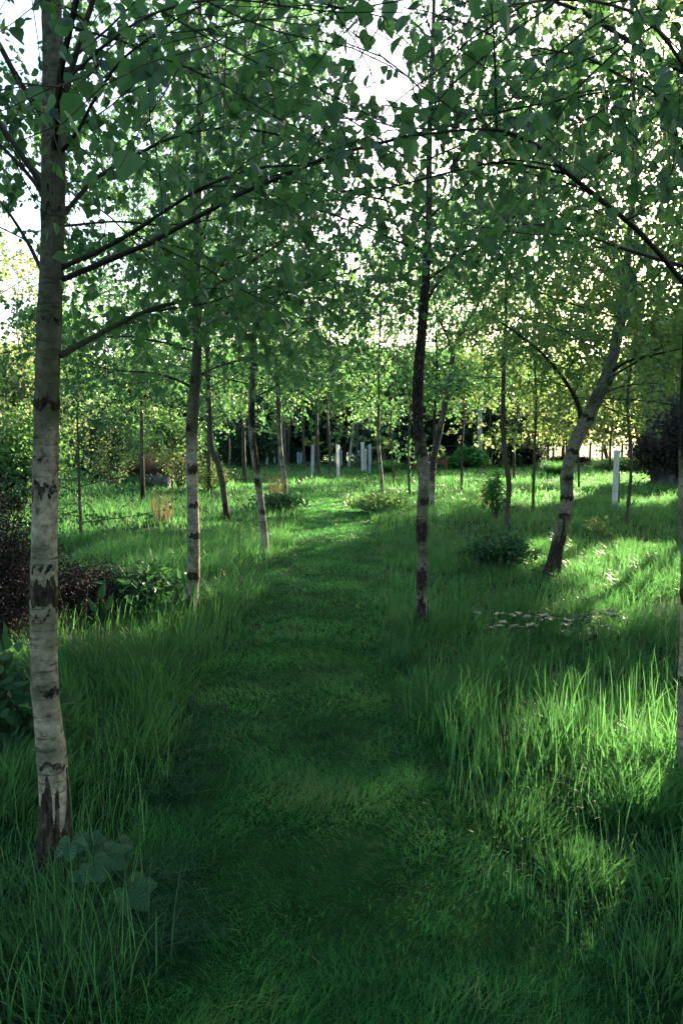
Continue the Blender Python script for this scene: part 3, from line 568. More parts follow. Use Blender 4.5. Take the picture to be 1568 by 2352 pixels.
for px, dist, h, sp_, zb_, lf, lab in FAR:
    X0 = (px-784)/FPX*dist; k += 1
    generic('broadleaf_tree', lab, 'tree', (X0, dist), h, sp_, zb_-1.0, lf, 400+k, .036 if dist < 30 else .06, n_limb=20 if dist < 25 else 17, lsize=.075 if dist < 20 else (.11 if dist < 30 else .16), sub=.26 if dist < 25 else .36, sp=.034 if dist < 20 else .055, tw=.2)
# tall dark wood behind
DARK = [(-150, 58, 13, 'wood'), (130, 62, 13, 'wood'), (330, 55, 8, 'dark'), (480, 58, 8, 'dark'), (600, 52, 8, 'dark'), (700, 56, 8.5, 'dark'), (790, 53, 8, 'dark'), (880, 56, 8, 'dark'), (975, 47, 6.5, 'dark'), (1060, 46, 5.5, 'dark')]
DL = ['woodland tree at the far left edge low against the sky', 'rounded woodland tree left of the conifers', 'dark evergreen at the left end of the tall dark row', 'dark evergreen second from the left in the row', 'dark evergreen behind the thick old willow trunks',
      'dark evergreen behind the leftmost tall tube', 'dark evergreen behind the central tubes', 'dark evergreen behind the palm-like plant', 'dark evergreen behind the wooden bench', 'dark evergreen right of the bench, last of the dark row']
def mass_tree(name, label, loc, h, w, leaf, seed, n=15000, lsize=.38, zb=.0, lumps=46, r=.25, gated=False):
    rng = np.random.default_rng(seed); x, y = loc; z = float(gz(x, y)); root = thing(name, label, 'tree', (x, y, z))
    pts = np.array([[x+rng.normal()*.1, y, z-.1+h*.93*f] for f in np.linspace(0, 1, 6)]); mb = MB(); trunk_mesh(mb, pts, np.linspace(r, .04, 6), rng, (), -1, 1., n=40, sides=10)
    for q in range(14):
        f = .12+.75*rng.random(); a = rng.random()*6.28; mb.tube(wander(rng, (x, y, z+h*f), (math.cos(a), math.sin(a), .3), w*.42*(1.1-f), 7, .1), np.linspace(.07*(1.2-f), .012, 7), 5)
    mb.build('trunk', M['oldbark'], root)
    f = rng.random(lumps)**.8; a = rng.random(lumps)*6.28; prof = np.sin(np.pi*np.clip(.22+.74*f, 0, 1))**.7; rr = w*.5*prof*np.sqrt(rng.random(lumps))*.95
    c = np.stack([x+rr*np.cos(a), y+rr*np.sin(a), z+zb+.3+(h-zb-1)*f], 1); sz = w*.15*(.6+.8*rng.random(lumps))
    m = rng.integers(0, lumps, n); d = unit(rng.normal(size=(n, 3))); p = c[m]+d*(sz[m]*(.35+.75*rng.random(n)))[:, None]*np.array([1.15, 1.15, .8]); p[:, 2] = np.maximum(p[:, 2], z+zb)
    if gated: kk = lit_keep(p, rng); p, d, m = p[kk], d[kk], m[kk]; n = len(p)
    mb = MB(); put_leaves(mb, p, unit(rng.normal(size=(n, 3))+d*.5-np.array([0, 0, .3])), rng.normal(size=(n, 3))+np.array([0, 0, .8]), lsize*(.5+.8*rng.random(n)), np.clip(.35*(m % 7)/6+.65*rng.random(n), 0, 1), 'far', .9)
    mb.build('crown', M[leaf], root, smooth=False); return root
for (px, dist, h, lf), lab in zip(DARK, DL):
    k += 1
    mass_tree('evergreen_tree' if lf == 'dark' else 'woodland_tree', lab, ((px-784)/FPX*dist, dist), h, 9., lf, 500+k)
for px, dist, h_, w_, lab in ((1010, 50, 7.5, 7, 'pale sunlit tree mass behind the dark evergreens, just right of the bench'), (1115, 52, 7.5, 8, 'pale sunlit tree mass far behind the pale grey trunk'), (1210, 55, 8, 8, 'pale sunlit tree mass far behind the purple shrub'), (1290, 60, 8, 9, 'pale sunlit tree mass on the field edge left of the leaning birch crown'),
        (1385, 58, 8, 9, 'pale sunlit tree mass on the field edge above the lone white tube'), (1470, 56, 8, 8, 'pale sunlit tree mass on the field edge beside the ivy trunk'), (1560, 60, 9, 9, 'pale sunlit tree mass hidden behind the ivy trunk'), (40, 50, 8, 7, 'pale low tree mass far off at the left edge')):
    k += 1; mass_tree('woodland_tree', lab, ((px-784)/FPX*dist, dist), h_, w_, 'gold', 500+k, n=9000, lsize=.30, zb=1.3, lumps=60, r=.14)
for x, y, h_, w_, lab in ((14.6, 27.5, 12, 6.5, 'tall tree added behind the ivy trunk to block the sun'), (19.5, 24.5, 12, 8, 'unseen tall tree added at right to block the sun'), (24.5, 20.5, 12, 8, 'second unseen tall tree added at right to block the sun'), (29, 15.5, 12, 9, 'unseen tree added furthest right of the glade to block the sun')):  # tall trees at right added to block the low sun from the glade
    k += 1; mass_tree('woodland_tree', lab, (x, y), h_, w_, 'wood', 500+k, n=26000, lsize=.30, gated=True)
# off-frame trees added to shade the glade and, round the viewer, block sky light
OFF = [(5.5, 6.5, 7.5, 2.3, 2.3), (8.2, 10.5, 8, 2.6, 2.4), (7.5, 14.5, 8, 2.5, 2.4), (11.5, 15, 9, 3, 2.0), (13.5, 20, 9, 3.2, 1.8), (4.2, 4.0, 6.5, 2., 2.4), (17.5, 26, 10, 3.6, 1.), (22, 31, 11, 4, .8), (-4.6, 4.2, 6.5, 2.3, 2.2), (-7, 9, 8, 2.5, 2.2), (12, 11, 8, 2.6, 1.6), (-2.2, -1.6, 6.5, 2.2, 2.1), (2.0, -2.2, 6.8, 2.3, 2.1), (.2, -4.6, 7.5, 2.5, 2.0), (2.9, .9, 6.2, 1.8, 2.3), (-3.4, .8, 6.5, 1.9, 2.2), (-2.8, -5., 7, 2.4, 2.), (3.6, -5.5, 7, 2.4, 2.)]
OL = ['birch just outside the right side of the picture, second back', 'birch beyond the right edge behind the leaning birch', 'birch beyond the right edge near the ivy trunk', 'tall tree outside the right edge', 'tall tree outside right near the field', 'birch beside the right edge nearest the camera', 'large tree right of the ivy trunk', 'large tree far to the right', 'birch left of the big trunk outside the picture', 'birch at left beyond the purple heather', 'tree far out to the right of the glade', 'unseen birch added behind the viewer to block sky light, left of the path', 'unseen birch added behind the viewer to block sky light, right of the path', 'unseen birch added well behind the viewer to block sky light, on the line of the path', 'unseen birch added beside the viewer to block sky light, on the right', 'unseen birch added beside the viewer to block sky light, on the left', 'unseen birch added furthest behind to block sky light, on the left', 'unseen birch added furthest behind to block sky light, on the right']
for (x, y, h, s_, zb_), lab in zip(OFF, OL):
    k += 1
    generic('birch_tree', lab, 'birch tree', (x, y), h, s_, zb_, 'birch', 600+k, .09, n_limb=24, lsize=.10, sub=.28, sp=.045)
# ================================================================== BUSHES
def bush(name, label, cat, px, py, w, h, leaf, seed, n=5000, lsize=.06, depth=None, kind='far', stems=30, Y=None, hollow=.35, stemm='twig', hang=.2, group=None, wid=1., lumps=14, upr=0.):
    rng = np.random.default_rng(seed); g = ground(px, py) if Y is None else np.array([(px-784)/FPX*Y, Y]); x, y = g; z = float(gz(x, y))
    root = thing(name, label, cat, (x, y, z), group); depth = depth or w
    mb = MB(); ph = rng.random(stems)*6.28; tips = []
    for i in range(stems):
        rr = math.sqrt(rng.random()); ex = rr*math.cos(ph[i])*w*.46; ey = rr*math.sin(ph[i])*depth*.46; ez = h*(1-.55*rr*rr)*(.7+.35*rng.random())
        P = spline([(x+ex*.15, y+ey*.15, z-.03), (x+ex*.5, y+ey*.5, z+ez*.55), (x+ex, y+ey, z+ez)], 7); P[1:] += rng.normal(size=(6, 3))*.02*h
        mb.tube(P, np.linspace(.006+.006*h, .002, 7), 4, 0); tips.append(P)
    mb.build('stems', M[stemm], root)
    # leaves gathered round the stems in clumps
    lb = MB(); P = np.array(tips); m = rng.integers(0, stems, n); f = .25+.75*rng.random(n)**.6; q = f*5.999; i = q.astype(int); gg = (q-i)[:, None]
    p = P[m, i]*(1-gg)+P[m, i+1]*gg; p = p+rng.normal(size=(n, 3))*np.array([w, depth, h])*.06*(.5+f[:, None])
    p[:, 2] = np.maximum(p[:, 2], z+.02); kk = lit_keep(p, rng) | (rng.random(n) < .3); p = p[kk]; n = len(p)
    ax = unit(rng.normal(size=(n, 3))+np.array([0, 0, upr-hang])+unit(p-np.array([x, y, z+h*.3]))*.7)
    put_leaves(lb, p, ax, rng.normal(size=(n, 3))+np.array([0, 0, .8]), lsize*(.6+.8*rng.random(n)), np.clip(rng.random(n), 0, 1), kind, wid)
    lb.build('foliage', M[leaf], root, smooth=False); return root
bush('heather_shrub', 'dark purplish heather mass at the left edge behind the big birch trunk', 'shrub', -20, 1520, 1.1, 1.30, 'heath', 701, 26000, .022, depth=1.2, stems=160, wid=.7)
bush('heather_shrub', 'lower sprawling reddish-brown heather just right of the big birch trunk', 'shrub', 190, 1440, .85, .62, 'heath', 702, 15000, .022, depth=1., stems=120, wid=.7)
bush('nettle_patch', 'patch of pale grey-green nettles beside the low brown heather', 'nettles', 345, 1420, 1.15, .5, 'nettle', 703, 2000, .07, depth=1.3, kind='mid', stems=46, wid=.6, hang=.35)
bush('nettle_patch', 'leafy nettles at the left edge in front of the purple heather', 'nettles', 20, 1760, .55, .62, 'nettle', 704, 420, .085, kind='near', stems=22, wid=.7, hang=.3)
bush('nettle_patch', 'low nettles in the grass between the tall dark birch and the leaning one', 'nettles', 1150, 1300, 1.0, .5, 'nettle', 705, 900, .07, depth=.9, kind='mid', stems=34, wid=.7, hang=.3)
bush('nettle_patch', 'pale weeds growing at the foot of the birch on the far path bend', 'weeds', 640, 1175, 1.5, .5, 'nettle', 706, 1300, .07, kind='far', stems=40)
bush('bramble_bush', 'dark tangled brambles beside the path, left of the white-footed birches', 'bramble', 865, 1178, 1.7, .42, 'wood', 707, 3000, .045, kind='far', stems=60)
bush('bramble_bush', 'bramble with sunlit pale leaves right behind the second birch trunk', 'bramble', 480, 1130, 1.6, 1.0, 'gold', 708, 1500, .06, kind='far', stems=30)
bush('sapling_bush', 'tiny leafy sapling just left of the thin wavy birch', 'sapling', 1138, 1195, .5, 1.0, 'lush', 709, 700, .06, kind='mid', stems=9)
bush('sapling_bush', 'tiny sapling with pale brownish young leaves in the field behind the tall dark birch', 'sapling', 1108, 1165, .7, .55, 'gold', 710, 260, .07, kind='mid', stems=8)
bush('sapling_bush', 'small seedling with brownish leaves to the right of the leaning birch trunk', 'sapling', 1370, 1235, .5, .35, 'gold', 711, 90, .06, kind='mid', stems=7)
bush('leafy_bush', 'low bright green broad-leaved bush right of the wooden bench', 'bush', 1075, 1080, 2.3, 1.1, 'lush', 712, 3600, .15, depth=1.6, stems=60, wid=1.2)
bush('dark_shrub', 'rounded dark purple-leaved shrub in the field behind the thin wavy birch', 'shrub', 1208, 1072, 2.3, 1.55, 'heath', 713, 9000, .09, depth=1.6, stems=90)
bush('dark_shrub', 'low dark undergrowth right of the rounded purple shrub', 'shrub', 1305, 1066, 3.2, .55, 'heath', 714, 5000, .09, depth=1.5, stems=70)
bush('ivy_bush', 'large dark bush smothering the foot of the ivy-clad trunk at the right edge', 'bush', 1540, 1112, 3.1, 3.0, 'brownheap', 715, 22000, .085, depth=2.6, stems=110)
bush('ivy_bush', 'low dark undergrowth in front of the lone white tube field edge', 'bush', 1430, 1085, 3.2, .75, 'wood', 716, 5000, .10, depth=1.6, stems=70)
bush('hedge_bush', 'dense green hedge bush at the left edge behind the purple heather', 'bush', 30, 1180, 3.0, 2.3, 'wood', 717, 11000, .09, depth=2.2, stems=90)
bush('hedge_bush', 'tall dark green thicket left of the lone dark trunk', 'bush', 235, 1105, 3.2, 2.4, 'dark', 718, 12000, .10, depth=2., stems=90)
bush('hedge_bush', 'tall green thicket behind the dry brown heap', 'bush', 380, 1085, 4.2, 3.0, 'wood', 719, 13000, .12, depth=2.4, stems=100)
bush('hedge_bush', 'green thicket in the gap between crooked birch and thick willow trunks', 'bush', 560, 1072, 4.6, 3.2, 'dark', 720, 12000, .14, depth=2.4, stems=100)
bush('hedge_bush', 'green thicket far left beyond the hedge, low against the sky', 'bush', 120, 1085, 4.0, 3.0, 'wood', 721, 9000, .12, depth=2.4, stems=90)
bush('pale_shoots', 'thin shrub with sunlit cream leaves left of the lone dark trunk', 'shrub', 262, 1120, 1.6, 2.4, 'gold', 722, 700, .08, stems=14)
bush('pale_shoots', 'thin shrub with sunlit pale leaves left of the second birch trunk', 'shrub', 415, 1125, 1.5, 2.1, 'gold', 723, 800, .08, stems=14)
mass_tree('corner_shade_bush', 'unseen bush added outside the lower right to shade the corner', (3.5, 5.0), 2.4, 1.5, 'wood', 725, n=9000, lsize=.07, lumps=24, r=.03)  # unseen bush, added to keep the lower right corner shaded
# dry heap and log
def strands(name, label, cat, px, py, w, h, mt, seed, n=900, wd=.012, bend=.7):
    rng = np.random.default_rng(seed); g = ground(px, py); mb = MB(); a = rng.random(n)*6.28; r = np.sqrt(rng.random(n)); x = g[0]+r*np.cos(a)*w*.2; y = g[1]+r*np.sin(a)*w*.2
    blades(mb, x, y, h*(.6+.6*rng.random(n)), wd*(.6+.8*rng.random(n)), a+rng.normal(size=n)*.4, bend*(.3+.9*rng.random(n)), 5, rng.random(n), rng=rng)
    return tag(mb.build(name, M[mt], loc=(g[0], g[1], float(gz(*g))), smooth=False), label, cat)
strands('dry_grass_clump', 'large clump of grey dry grass behind the lone dark trunk', 'dry grass', 318, 1098, 2.2, 1.5, 'dryheap', 731, 1600, .014, .9)
strands('dry_grass_clump', 'heap of brown dry bracken stalks right of the lone dark trunk', 'dry bracken', 385, 1105, 2.2, 1.2, 'dryheap', 732, 1400, .016, 1.1)
strands('grass_tussock', 'tall dark green grass tussock beside the palm-like plant', 'tussock', 890, 1090, 1.6, .8, 'tall', 733, 1300, .016, .8)
strands('grass_tussock', 'round bright green grass tussock left of the leaning birch', 'tussock', 1276, 1096, 1.9, .75, 'tall', 734, 1600, .016, .7)
strands('reed_clump', 'tall pale seed stalks in the lit strip left of the second birch', 'dry stalks', 375, 1208, .9, .7, 'straw', 735, 120, .010, .25)
strands('reed_clump', 'tall straw-coloured stalks at the foot of the far path-bend birch', 'dry stalks', 632, 1165, .8, .9, 'straw', 736, 110, .014, .2)
strands('reed_clump', 'sparse pale foxtail stalks beside the big birch trunk in front of the heather', 'dry stalks', 205, 1560, .7, .62, 'straw', 737, 26, .006, .3)
strands('reed_clump', 'pale wispy stalks at the right path edge in front of the tall dark birch', 'dry stalks', 905, 1530, .5, .42, 'clip', 738, 110, .0035, .5)
# ================================================================== TREE GUARD TUBES, BENCH, POSTS
TUBES = [(717, 1021, 1091, 7.5, 'b', 'leftmost of the four tall near tubes, with fresh leaves sprouting from its top'), (777, 1021, 1099, 7, 'p', 'white tube, nearest of the four tall ones in the centre'),
 (833, 1016, 1086, 8, 'p', 'widest white tube, right of centre, a thin stem rising out of it'), (849, 1021, 1090, 6.5, 'b', 'bluish tube, rightmost of the tall ones beside the palm-like plant'),
 (613.5, 1040, 1068, 4.5, 'p', 'small far white tube, leftmost of all'), (631, 1043, 1064, 3.5, 'p', 'short far tube left of the thick willow trunks'),
 (684, 1039, 1067, 5, 'b', 'left one of a pair of short tubes right of the thick willow trunks'), (691, 1040, 1068, 4.5, 'b', 'right one of a pair of short tubes right of the thick willow trunks'),
 (768, 1042, 1064, 3, 'b', 'thin grey-blue far tube left of the nearest tall one'), (773, 1036, 1069, 5, 'p', 'tube partly hidden behind the nearest tall white one'),
 (783.5, 1034, 1070, 4.5, 'p', 'short white tube just right of the nearest tall one'), (813, 1037, 1065, 3, 'b', 'small blue-grey tube left of the widest one, far back'),
 (825, 1034, 1065, 4.5, 'p', 'short white tube immediately left of the widest one'), (839, 1031, 1086, 5, 'p', 'tube wedged between the widest one and the bluish rightmost one'),
 (1410, 1035, 1168, 12.5, 'p', 'lone tall white tube standing in open grass on the right'), (1126, 1018, 1051, 7, 'p', 'white tube behind the low bright green bush'),
 (1443, 1005, 1050, 4, 'p', 'slim far tube at the bright field edge near the ivy trunk'), (1304, 1012, 1048, 5, 'p', 'far white tube behind the leaning birch')]
for i, (px, y0, y1, w, c, lab) in enumerate(TUBES):
    g = ground(px, max(y1, 1062)); Yt = g[1]; r = wide(w, Yt); z0 = float(gz(*g)); a_ = at(px, y0, Yt); h = a_[2]-z0; rng = np.random.default_rng(800+i)
    root = thing('tree_guard_tube', lab, 'tree guard tube', (g[0], g[1], z0), 'plastic tree guard tubes in the grass')
    mb = MB(); lean = np.array([rng.normal()*.03*h, rng.normal()*.02*h]); ns = 16; an = np.arange(ns)*2*math.pi/ns
    V = []
    for f in np.linspace(0, 1, 9):
        fl = 1+.10*max(0, (f-.97)/.03)
        V.append(np.stack([g[0]+lean[0]*f+r*fl*np.cos(an)*(1+.02*rng.normal()), g[1]+lean[1]*f+r*fl*np.sin(an), np.full(ns, z0-.03+(h+.03)*f)], 1))
    for f in (1., .9):
        V.append(np.stack([g[0]+lean[0]*f+r*.9*np.cos(an), g[1]+lean[1]*f+r*.9*np.sin(an), np.full(ns, z0+h*f)], 1))
    V = np.array(V); j = np.arange(ns); kk = (j+1) % ns
    mb.add(V.reshape(-1, 3), np.concatenate([np.stack([q*ns+j, q*ns+kk, (q+1)*ns+kk, (q+1)*ns+j], 1) for q in range(len(V)-1)])); mb.build('tube', M['tubep' if c == 'p' else 'tubeb'], root)
    if w > 5:
        mb = MB(); mb.box((g[0]+r+.02, g[1]+.02, z0+h*.42), (.032, .032, h*.86), rot=.3); mb.build('stake', M['post'], root)
        for f in (.3, .72):
            mb = MB(); mb.tube([(g[0]+lean[0]*f+(r+.012)*math.cos(q), g[1]+(r+.012)*math.sin(q), z0+h*f) for q in np.linspace(0, 2*math.pi, 17)], .005, 4)
            mb.build('tie', M['post'], root)
    if i == 0:
        cr = Crown(rng)
        for q in range(9): cr.twig((g[0], g[1], z0+h-.02), unit(np.array([rng.normal()*.6, rng.normal()*.6, .8])), .45, .004)
        cr.done('sprout', [M['gold'], M['twig']], root, .14, 'mid', gates=False)
    if i == 2:
        mb = MB(); mb.tube([(g[0], g[1], z0+h*.5), (g[0]+.02, g[1], z0+h+.8), (g[0]-.05, g[1], z0+h+2.2)], [.03, .022, .012], 6); mb.build('stem', M['twig'], root)
# wooden garden bench, seen between the trunks
g = ground(987, 1086); z0 = float(gz(*g)); Bn = thing('garden_bench', 'reddish-brown wooden slatted bench partly hidden behind the tall dark birch', 'bench', (g[0], g[1], z0)); bw = 1.5
def bx(name, items):
    mb = MB()
    for c, d in items: mb.box((g[0]+c[0], g[1]+c[1], z0+c[2]), d)
    return mb.build(name, M['bench'], Bn, smooth=False)
for sx in (-1, 1):
    bx('leg', [((sx*bw/2, .25, .47), (.07, .06, .94))]); bx('leg', [((sx*bw/2, -.25, .31), (.07, .06, .62))]); bx('armrest', [((sx*bw/2, -.02, .635), (.08, .56, .03))])
bx('seat', [((0, -.2+.1*q, .43), (bw-.09, .085, .03)) for q in range(5)])
bx('backrest', [((0, .25, .90), (bw-.075, .045, .08)), ((0, .25, .52), (bw-.075, .045, .06))]+[((-bw/2+.12+q*(bw-.24)/13, .25, .705), (.05, .02, .306)) for q in range(14)])
# fence posts by the field
for i, (px, lab) in enumerate(((1268, 'wooden field fence post furthest left, behind the leaning birch'), (1316, 'wooden field fence post just right of the far white tube'), (1352, 'wooden field fence post left of the lone white tube top'), (1380, 'wooden field fence post nearest the lone white tube'), (1425, 'wooden field fence post right of the lone white tube'))):
    Yp = 46.; x = (px-784)/FPX*Yp; z0 = float(gz(x, Yp)); mb = MB(); mb.tube([(x, Yp, z0-.1), (x+.01, Yp, z0+.8), (x+.02, Yp, z0+1.45)], [.07, .065, .06], 8)
    tag(mb.build('fence_post', M['post'], loc=(x, Yp, z0)), lab, 'fence post', group='wooden posts along the bright field')
# ================================================================== OLD TRUNKS
def old_tree(label, cat, stems, Yb, base, crown=None, name='old_tree'):
    z0 = float(gz(base, Yb)); root = thing(name, label, cat, (base, Yb, z0)); rng = np.random.default_rng(int(abs(base)*100)+5)
    for st in stems:
        pts = np.array([at(x, y, Yb+dy) for x, y, w, dy in st]); pts[0, 2] = min(pts[0, 2], z0+.0) if st[0][1] > 1040 else pts[0, 2]; rad = [wide(w, Yb) for x, y, w, dy in st]
        mb = MB(); trunk_mesh(mb, pts, np.array(rad), rng, (), -1, 1.6, n=60, sides=26); mb.build('trunk', M['oldbark'], root)
    if crown:
        cr = Crown(rng)
        for (x, y, w, dy) in [s_[-1] for s_ in stems]:
            q = at(x, y, Yb+dy)
            for _ in range(crown[0]):
                d = unit(np.array([rng.normal(), rng.normal(), .9])); cr.limb(wander(rng, q, d, 3.+1.5*rng.random(), 8, .12, -.02), .10, .01, sub=.5, sublen=1.6, tw=.35, twlen=.7, detail=0, sp=.08, sides=6)
        cr.done('crown', [M[crown[1]], M['twig']], root, .15, 'far', spread=.12)
    return root
Yo = float(ground(1520, 1112)[1])
old_tree('huge old ivy-clad forked trunk at the right edge, dark against the light', 'old tree', [[(1525, 1115, 60, 0), (1515, 1030, 52, 0), (1510, 960, 50, 0), (1490, 880, 44, 0), (1476, 820, 36, 0), (1440, 660, 24, 0)], [(1535, 1000, 50, .2), (1555, 930, 52, .2), (1590, 850, 46, .2), (1620, 760, 40, .3)], [(1500, 900, 34, 0), (1530, 830, 30, 0), (1560, 790, 22, 0)],
          [(1450, 690, 20, 0), (1330, 560, 14, 0), (1180, 500, 10, 0), (1050, 490, 8, 0)]], Yo, at(1525, 1112, Yo)[0], (4, 'wood'))
Yw = float(ground(652, 1078)[1])
old_tree('pair of thick silvery willow trunks left of the tubes in the far clearing', 'old tree', [[(648, 1080, 24, 0), (648, 1030, 18, 0), (646, 985, 17, 0), (640, 930, 15, 0), (625, 850, 11, 0)], [(657, 1075, 10, .3), (660, 1030, 9, .3), (662, 985, 9, .3), (672, 920, 8, .3), (690, 850, 6, .3)]], Yw, at(650, 1078, Yw)[0], (5, 'wood'), 'willow_tree')
# log in the grass
g = ground(356, 1126); z0 = float(gz(*g)); mb = MB(); rng = np.random.default_rng(77); P = spline([(g[0]-.45, g[1], z0+.20), (g[0], g[1]+.05, z0+.23), (g[0]+.45, g[1]+.05, z0+.2)], 20)
mb.tube(P, .22+.035*rng.normal(size=20), 14)
tag(mb.build('fallen_log', M['oldbark'], loc=(g[0], g[1], z0)), 'short dark decaying log lying in the grass beside the dry bracken heap', 'log')
# palm-like spiky plant
g = ground(880, 1088); z0 = float(gz(*g)); root = thing('palm_plant', 'spiky palm-like plant with yellow-green fan fronds beside the bluish tube', 'palm', (g[0], g[1], z0)); mb = MB(); mb.tube([(g[0], g[1], z0-.05), (g[0], g[1], z0+.95)], [.13, .10], 10); mb.build('trunk', M['oldbark'], root)
mb = MB(); rng = np.random.default_rng(78)
for q in range(13):
    a_ = rng.random()*6.28; e_ = .1+1.1*rng.random(); d = np.array([math.cos(a_)*math.cos(e_), math.sin(a_)*math.cos(e_), math.sin(e_)]); p0 = np.array([g[0], g[1], z0+.93]); p1 = p0+d*.45; mb.tube([p0, p1], .008, 4)
    fan = np.linspace(-1.1, 1.1, 13); s_ = unit(np.cross(d, [0, 0, 1])); ax = d[None]*np.cos(fan)[:, None]+s_[None]*np.sin(fan)[:, None]
    put_leaves(mb, np.repeat(p1[None], 13, 0), ax, np.repeat(np.cross(s_, d)[None], 13, 0), .5, rng.random(13), 'mid', .13)
mb.build('fronds', M['gold'], root, smooth=False)
# ================================================================== FOREGROUND PLANTS
def compound(mb, p, ax, up, size, tint, n=5, kind='near'):
    ax = unit(np.asarray(ax, float)); s_ = unit(np.cross(ax, up)); sp_ = {3: (-1.0, 0, 1.0), 5: (-1.9, -.95, 0, .95, 1.9)}[n]
    A_ = np.array([ax*math.cos(a)+s_*math.sin(a) for a in sp_]); A_[:, 2] -= .1
    put_leaves(mb, np.repeat(np.asarray(p)[None], n, 0)+A_*size*.08, A_, np.repeat(np.asarray(up, float)[None], n, 0), np.array([.75, .9, 1., .9, .75][:n] if n == 5 else [.8, 1., .8])*size, np.full(n, tint), kind, .95)
def raspberry():
    rng = np.random.default_rng(91); g = ground(185, 2030); z = float(gz(*g)); root = thing('bramble_plant', 'small bramble with large toothed leaves at the foot of the big left birch', 'bramble', (g[0], g[1], z)); st = MB(); lf = MB()
    for tx, ty, Yt, sz in ((165, 1930, 2.45, .095), (205, 1935, 2.5, .09), (245, 1965, 2.45, .10), (215, 1985, 2.35, .09), (300, 2040, 2.3, .115), (185, 1995, 2.4, .08), (275, 1940, 2.6, .075)):
        e = at(tx, ty, Yt); P = spline([(g[0], g[1], z), ((g[0]+e[0])/2, (g[1]+e[1])/2, max(e[2], z+.1)*.8+.04), e], 8); st.tube(P, np.linspace(.0035, .002, 8), 5)
        d = unit(e-np.array([g[0], g[1], e[2]])+rng.normal(size=3)*.04); d[2] = -.25; compound(lf, e, d, np.array([rng.normal()*.25, -.75, .8]), sz*.72, rng.random(), 5 if sz > .085 else 3, 'big')
    st.build('stem', M['nettle'], root); lf.build('leaves', M['gloss'], root, smooth=False)
raspberry()
def dock(px, py, tx, ty, Yt, L, label):
    rng = np.random.default_rng(px); g = ground(px, py); z = float(gz(*g)); root = thing('dock_plant', label, 'dock', (g[0], g[1], z)); st = MB(); lf = MB()
    for (ax_, ay, l_) in ((tx, ty, L), (tx+14, ty+25, L*.9), (tx-12, ty+30, L*.75)):
        e = at(ax_, ay+30, Yt); st.tube(spline([(g[0], g[1], z), (g[0]*.4+e[0]*.6, g[1]*.4+e[1]*.6, e[2]*.6), e], 6), .004, 5)
        put_leaves(lf, e[None], np.array([[rng.normal()*.25+(ax_-tx)*.02, -.1, 1.]]), np.array([[.3, -1, .2]]), l_, np.array([.6]), 'near', .38)
    st.build('stem', M['nettle'], root); lf.build('leaves', M['nettle'], root, smooth=False)
dock(440, 1440, 430, 1320, 5.9, .17, 'dock with upright broad leaves growing against the second birch trunk')
dock(232, 1540, 232, 1345, 4.9, .15, 'single dock with an upright leaf standing in front of the low brown heather')
def arch():
    rng = np.random.default_rng(95); c = ground(1240, 1470); z = float(gz(*c)); Yt = c[1]; root = thing('bramble_arch', 'low arching bramble with glossy leaves catching the light, right of the tall dark birch', 'bramble', (c[0], c[1], z)); st = MB(); lf = MB()
    for pts in ([(1240, 1468), (1250, 1415), (1330, 1425), (1420, 1440)], [(1240, 1468), (1245, 1418), (1180, 1412), (1108, 1418)], [(1240, 1468), (1300, 1440), (1370, 1408), (1425, 1425)], [(1238, 1468), (1220, 1440), (1180, 1445), (1140, 1448)], [(1245, 1468), (1290, 1455), (1320, 1450), (1350, 1460)]):
        P = spline([at(x, y, Yt+rng.normal()*.12) for x, y in pts], 22); P[0, 2] = z; st.tube(P, np.linspace(.005, .002, 22), 5)
        for q in range(6, 22):
            if rng.random() < .9: compound(lf, P[q]+rng.normal(size=3)*.03, [rng.normal(), rng.normal(), .0], np.array([rng.normal()*.25, rng.normal()*.25, 1.]), .055+.03*rng.random(), rng.random(), 3, 'mid')
    st.build('stem', M['twig'], root); lf.build('leaves', M['glint'], root, smooth=False)
arch()
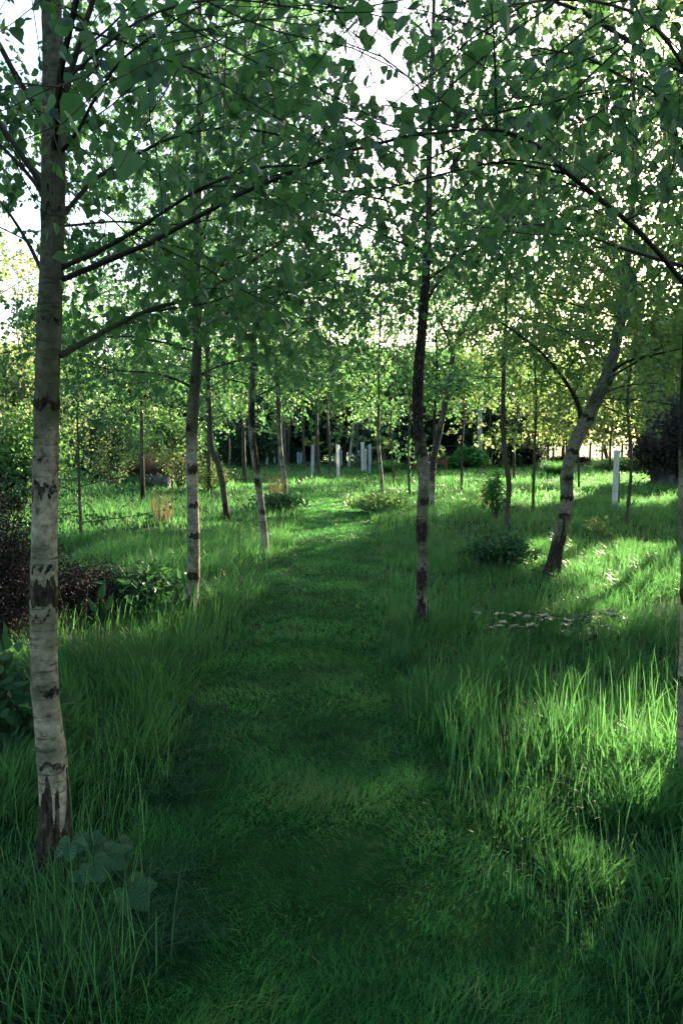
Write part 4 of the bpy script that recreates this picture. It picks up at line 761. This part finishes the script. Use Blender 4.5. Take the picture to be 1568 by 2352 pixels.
# bare twig in the lit grass
g = ground(1165, 1800); z = float(gz(*g)); mb = MB(); P = spline([(g[0], g[1], z), *[at(x, y, g[1]-.05) for x, y in ((1155, 1700), (1148, 1650), (1142, 1600))]], 14); mb.tube(P, np.linspace(.005, .002, 14), 5)
mb.tube([at(1156, 1690, g[1]-.05), at(1168, 1680, g[1]-.1)], [.003, .002], 4); tag(mb.build('dead_stem', M['twig'], loc=(g[0], g[1], z)), 'bare dark bent stem poking out of the sunlit grass', 'stem')
# ================================================================== LIGHT, SKY, CAMERA
sc = bpy.context.scene
w = bpy.data.worlds.new('World'); sc.world = w; w.use_nodes = True; nt = w.node_tree; nt.nodes.clear()
sky = nt.nodes.new('ShaderNodeTexSky'); sky.sky_type = 'NISHITA'; sky.sun_disc = False; sky.sun_elevation = SUN_EL; sky.sun_rotation = SUN_AZ; sky.air_density = 1.; sky.dust_density = 3.; sky.ozone_density = 1.2
bg = nt.nodes.new('ShaderNodeBackground'); bg.inputs[1].default_value = .09; out = nt.nodes.new('ShaderNodeOutputWorld'); nt.links.new(sky.outputs[0], bg.inputs[0]); nt.links.new(bg.outputs[0], out.inputs[0])
l = bpy.data.lights.new('sun', 'SUN'); l.energy = 5; l.angle = R(.6); l.color = (1, .86, .60); lo = bpy.data.objects.new('sun', l); C.objects.link(lo)
from mathutils import Vector
lo.rotation_euler = Vector(SDIR).to_track_quat('Z', 'Y').to_euler()
cam = bpy.data.cameras.new('camera'); co = bpy.data.objects.new('camera', cam); C.objects.link(co); co.location = (0, 0, CH); co.rotation_euler = (math.pi/2-PITCH, 0, 0)
cam.sensor_fit = 'VERTICAL'; cam.sensor_height = 36; cam.lens = 36*FPX/2352; cam.clip_end = 3000; cam.clip_start = .05; sc.camera = co
sc.view_settings.view_transform = 'Standard'; sc.view_settings.look = 'None'; sc.view_settings.exposure = 2.75; sc.view_settings.gamma = 1
sc.cycles.use_denoising = True
try: sc.cycles.denoiser = 'OPENIMAGEDENOISE'
except Exception: pass
sc.cycles.max_bounces = 6; sc.cycles.diffuse_bounces = 3; sc.cycles.glossy_bounces = 2; sc.cycles.transmission_bounces = 4; sc.cycles.caustics_reflective = False
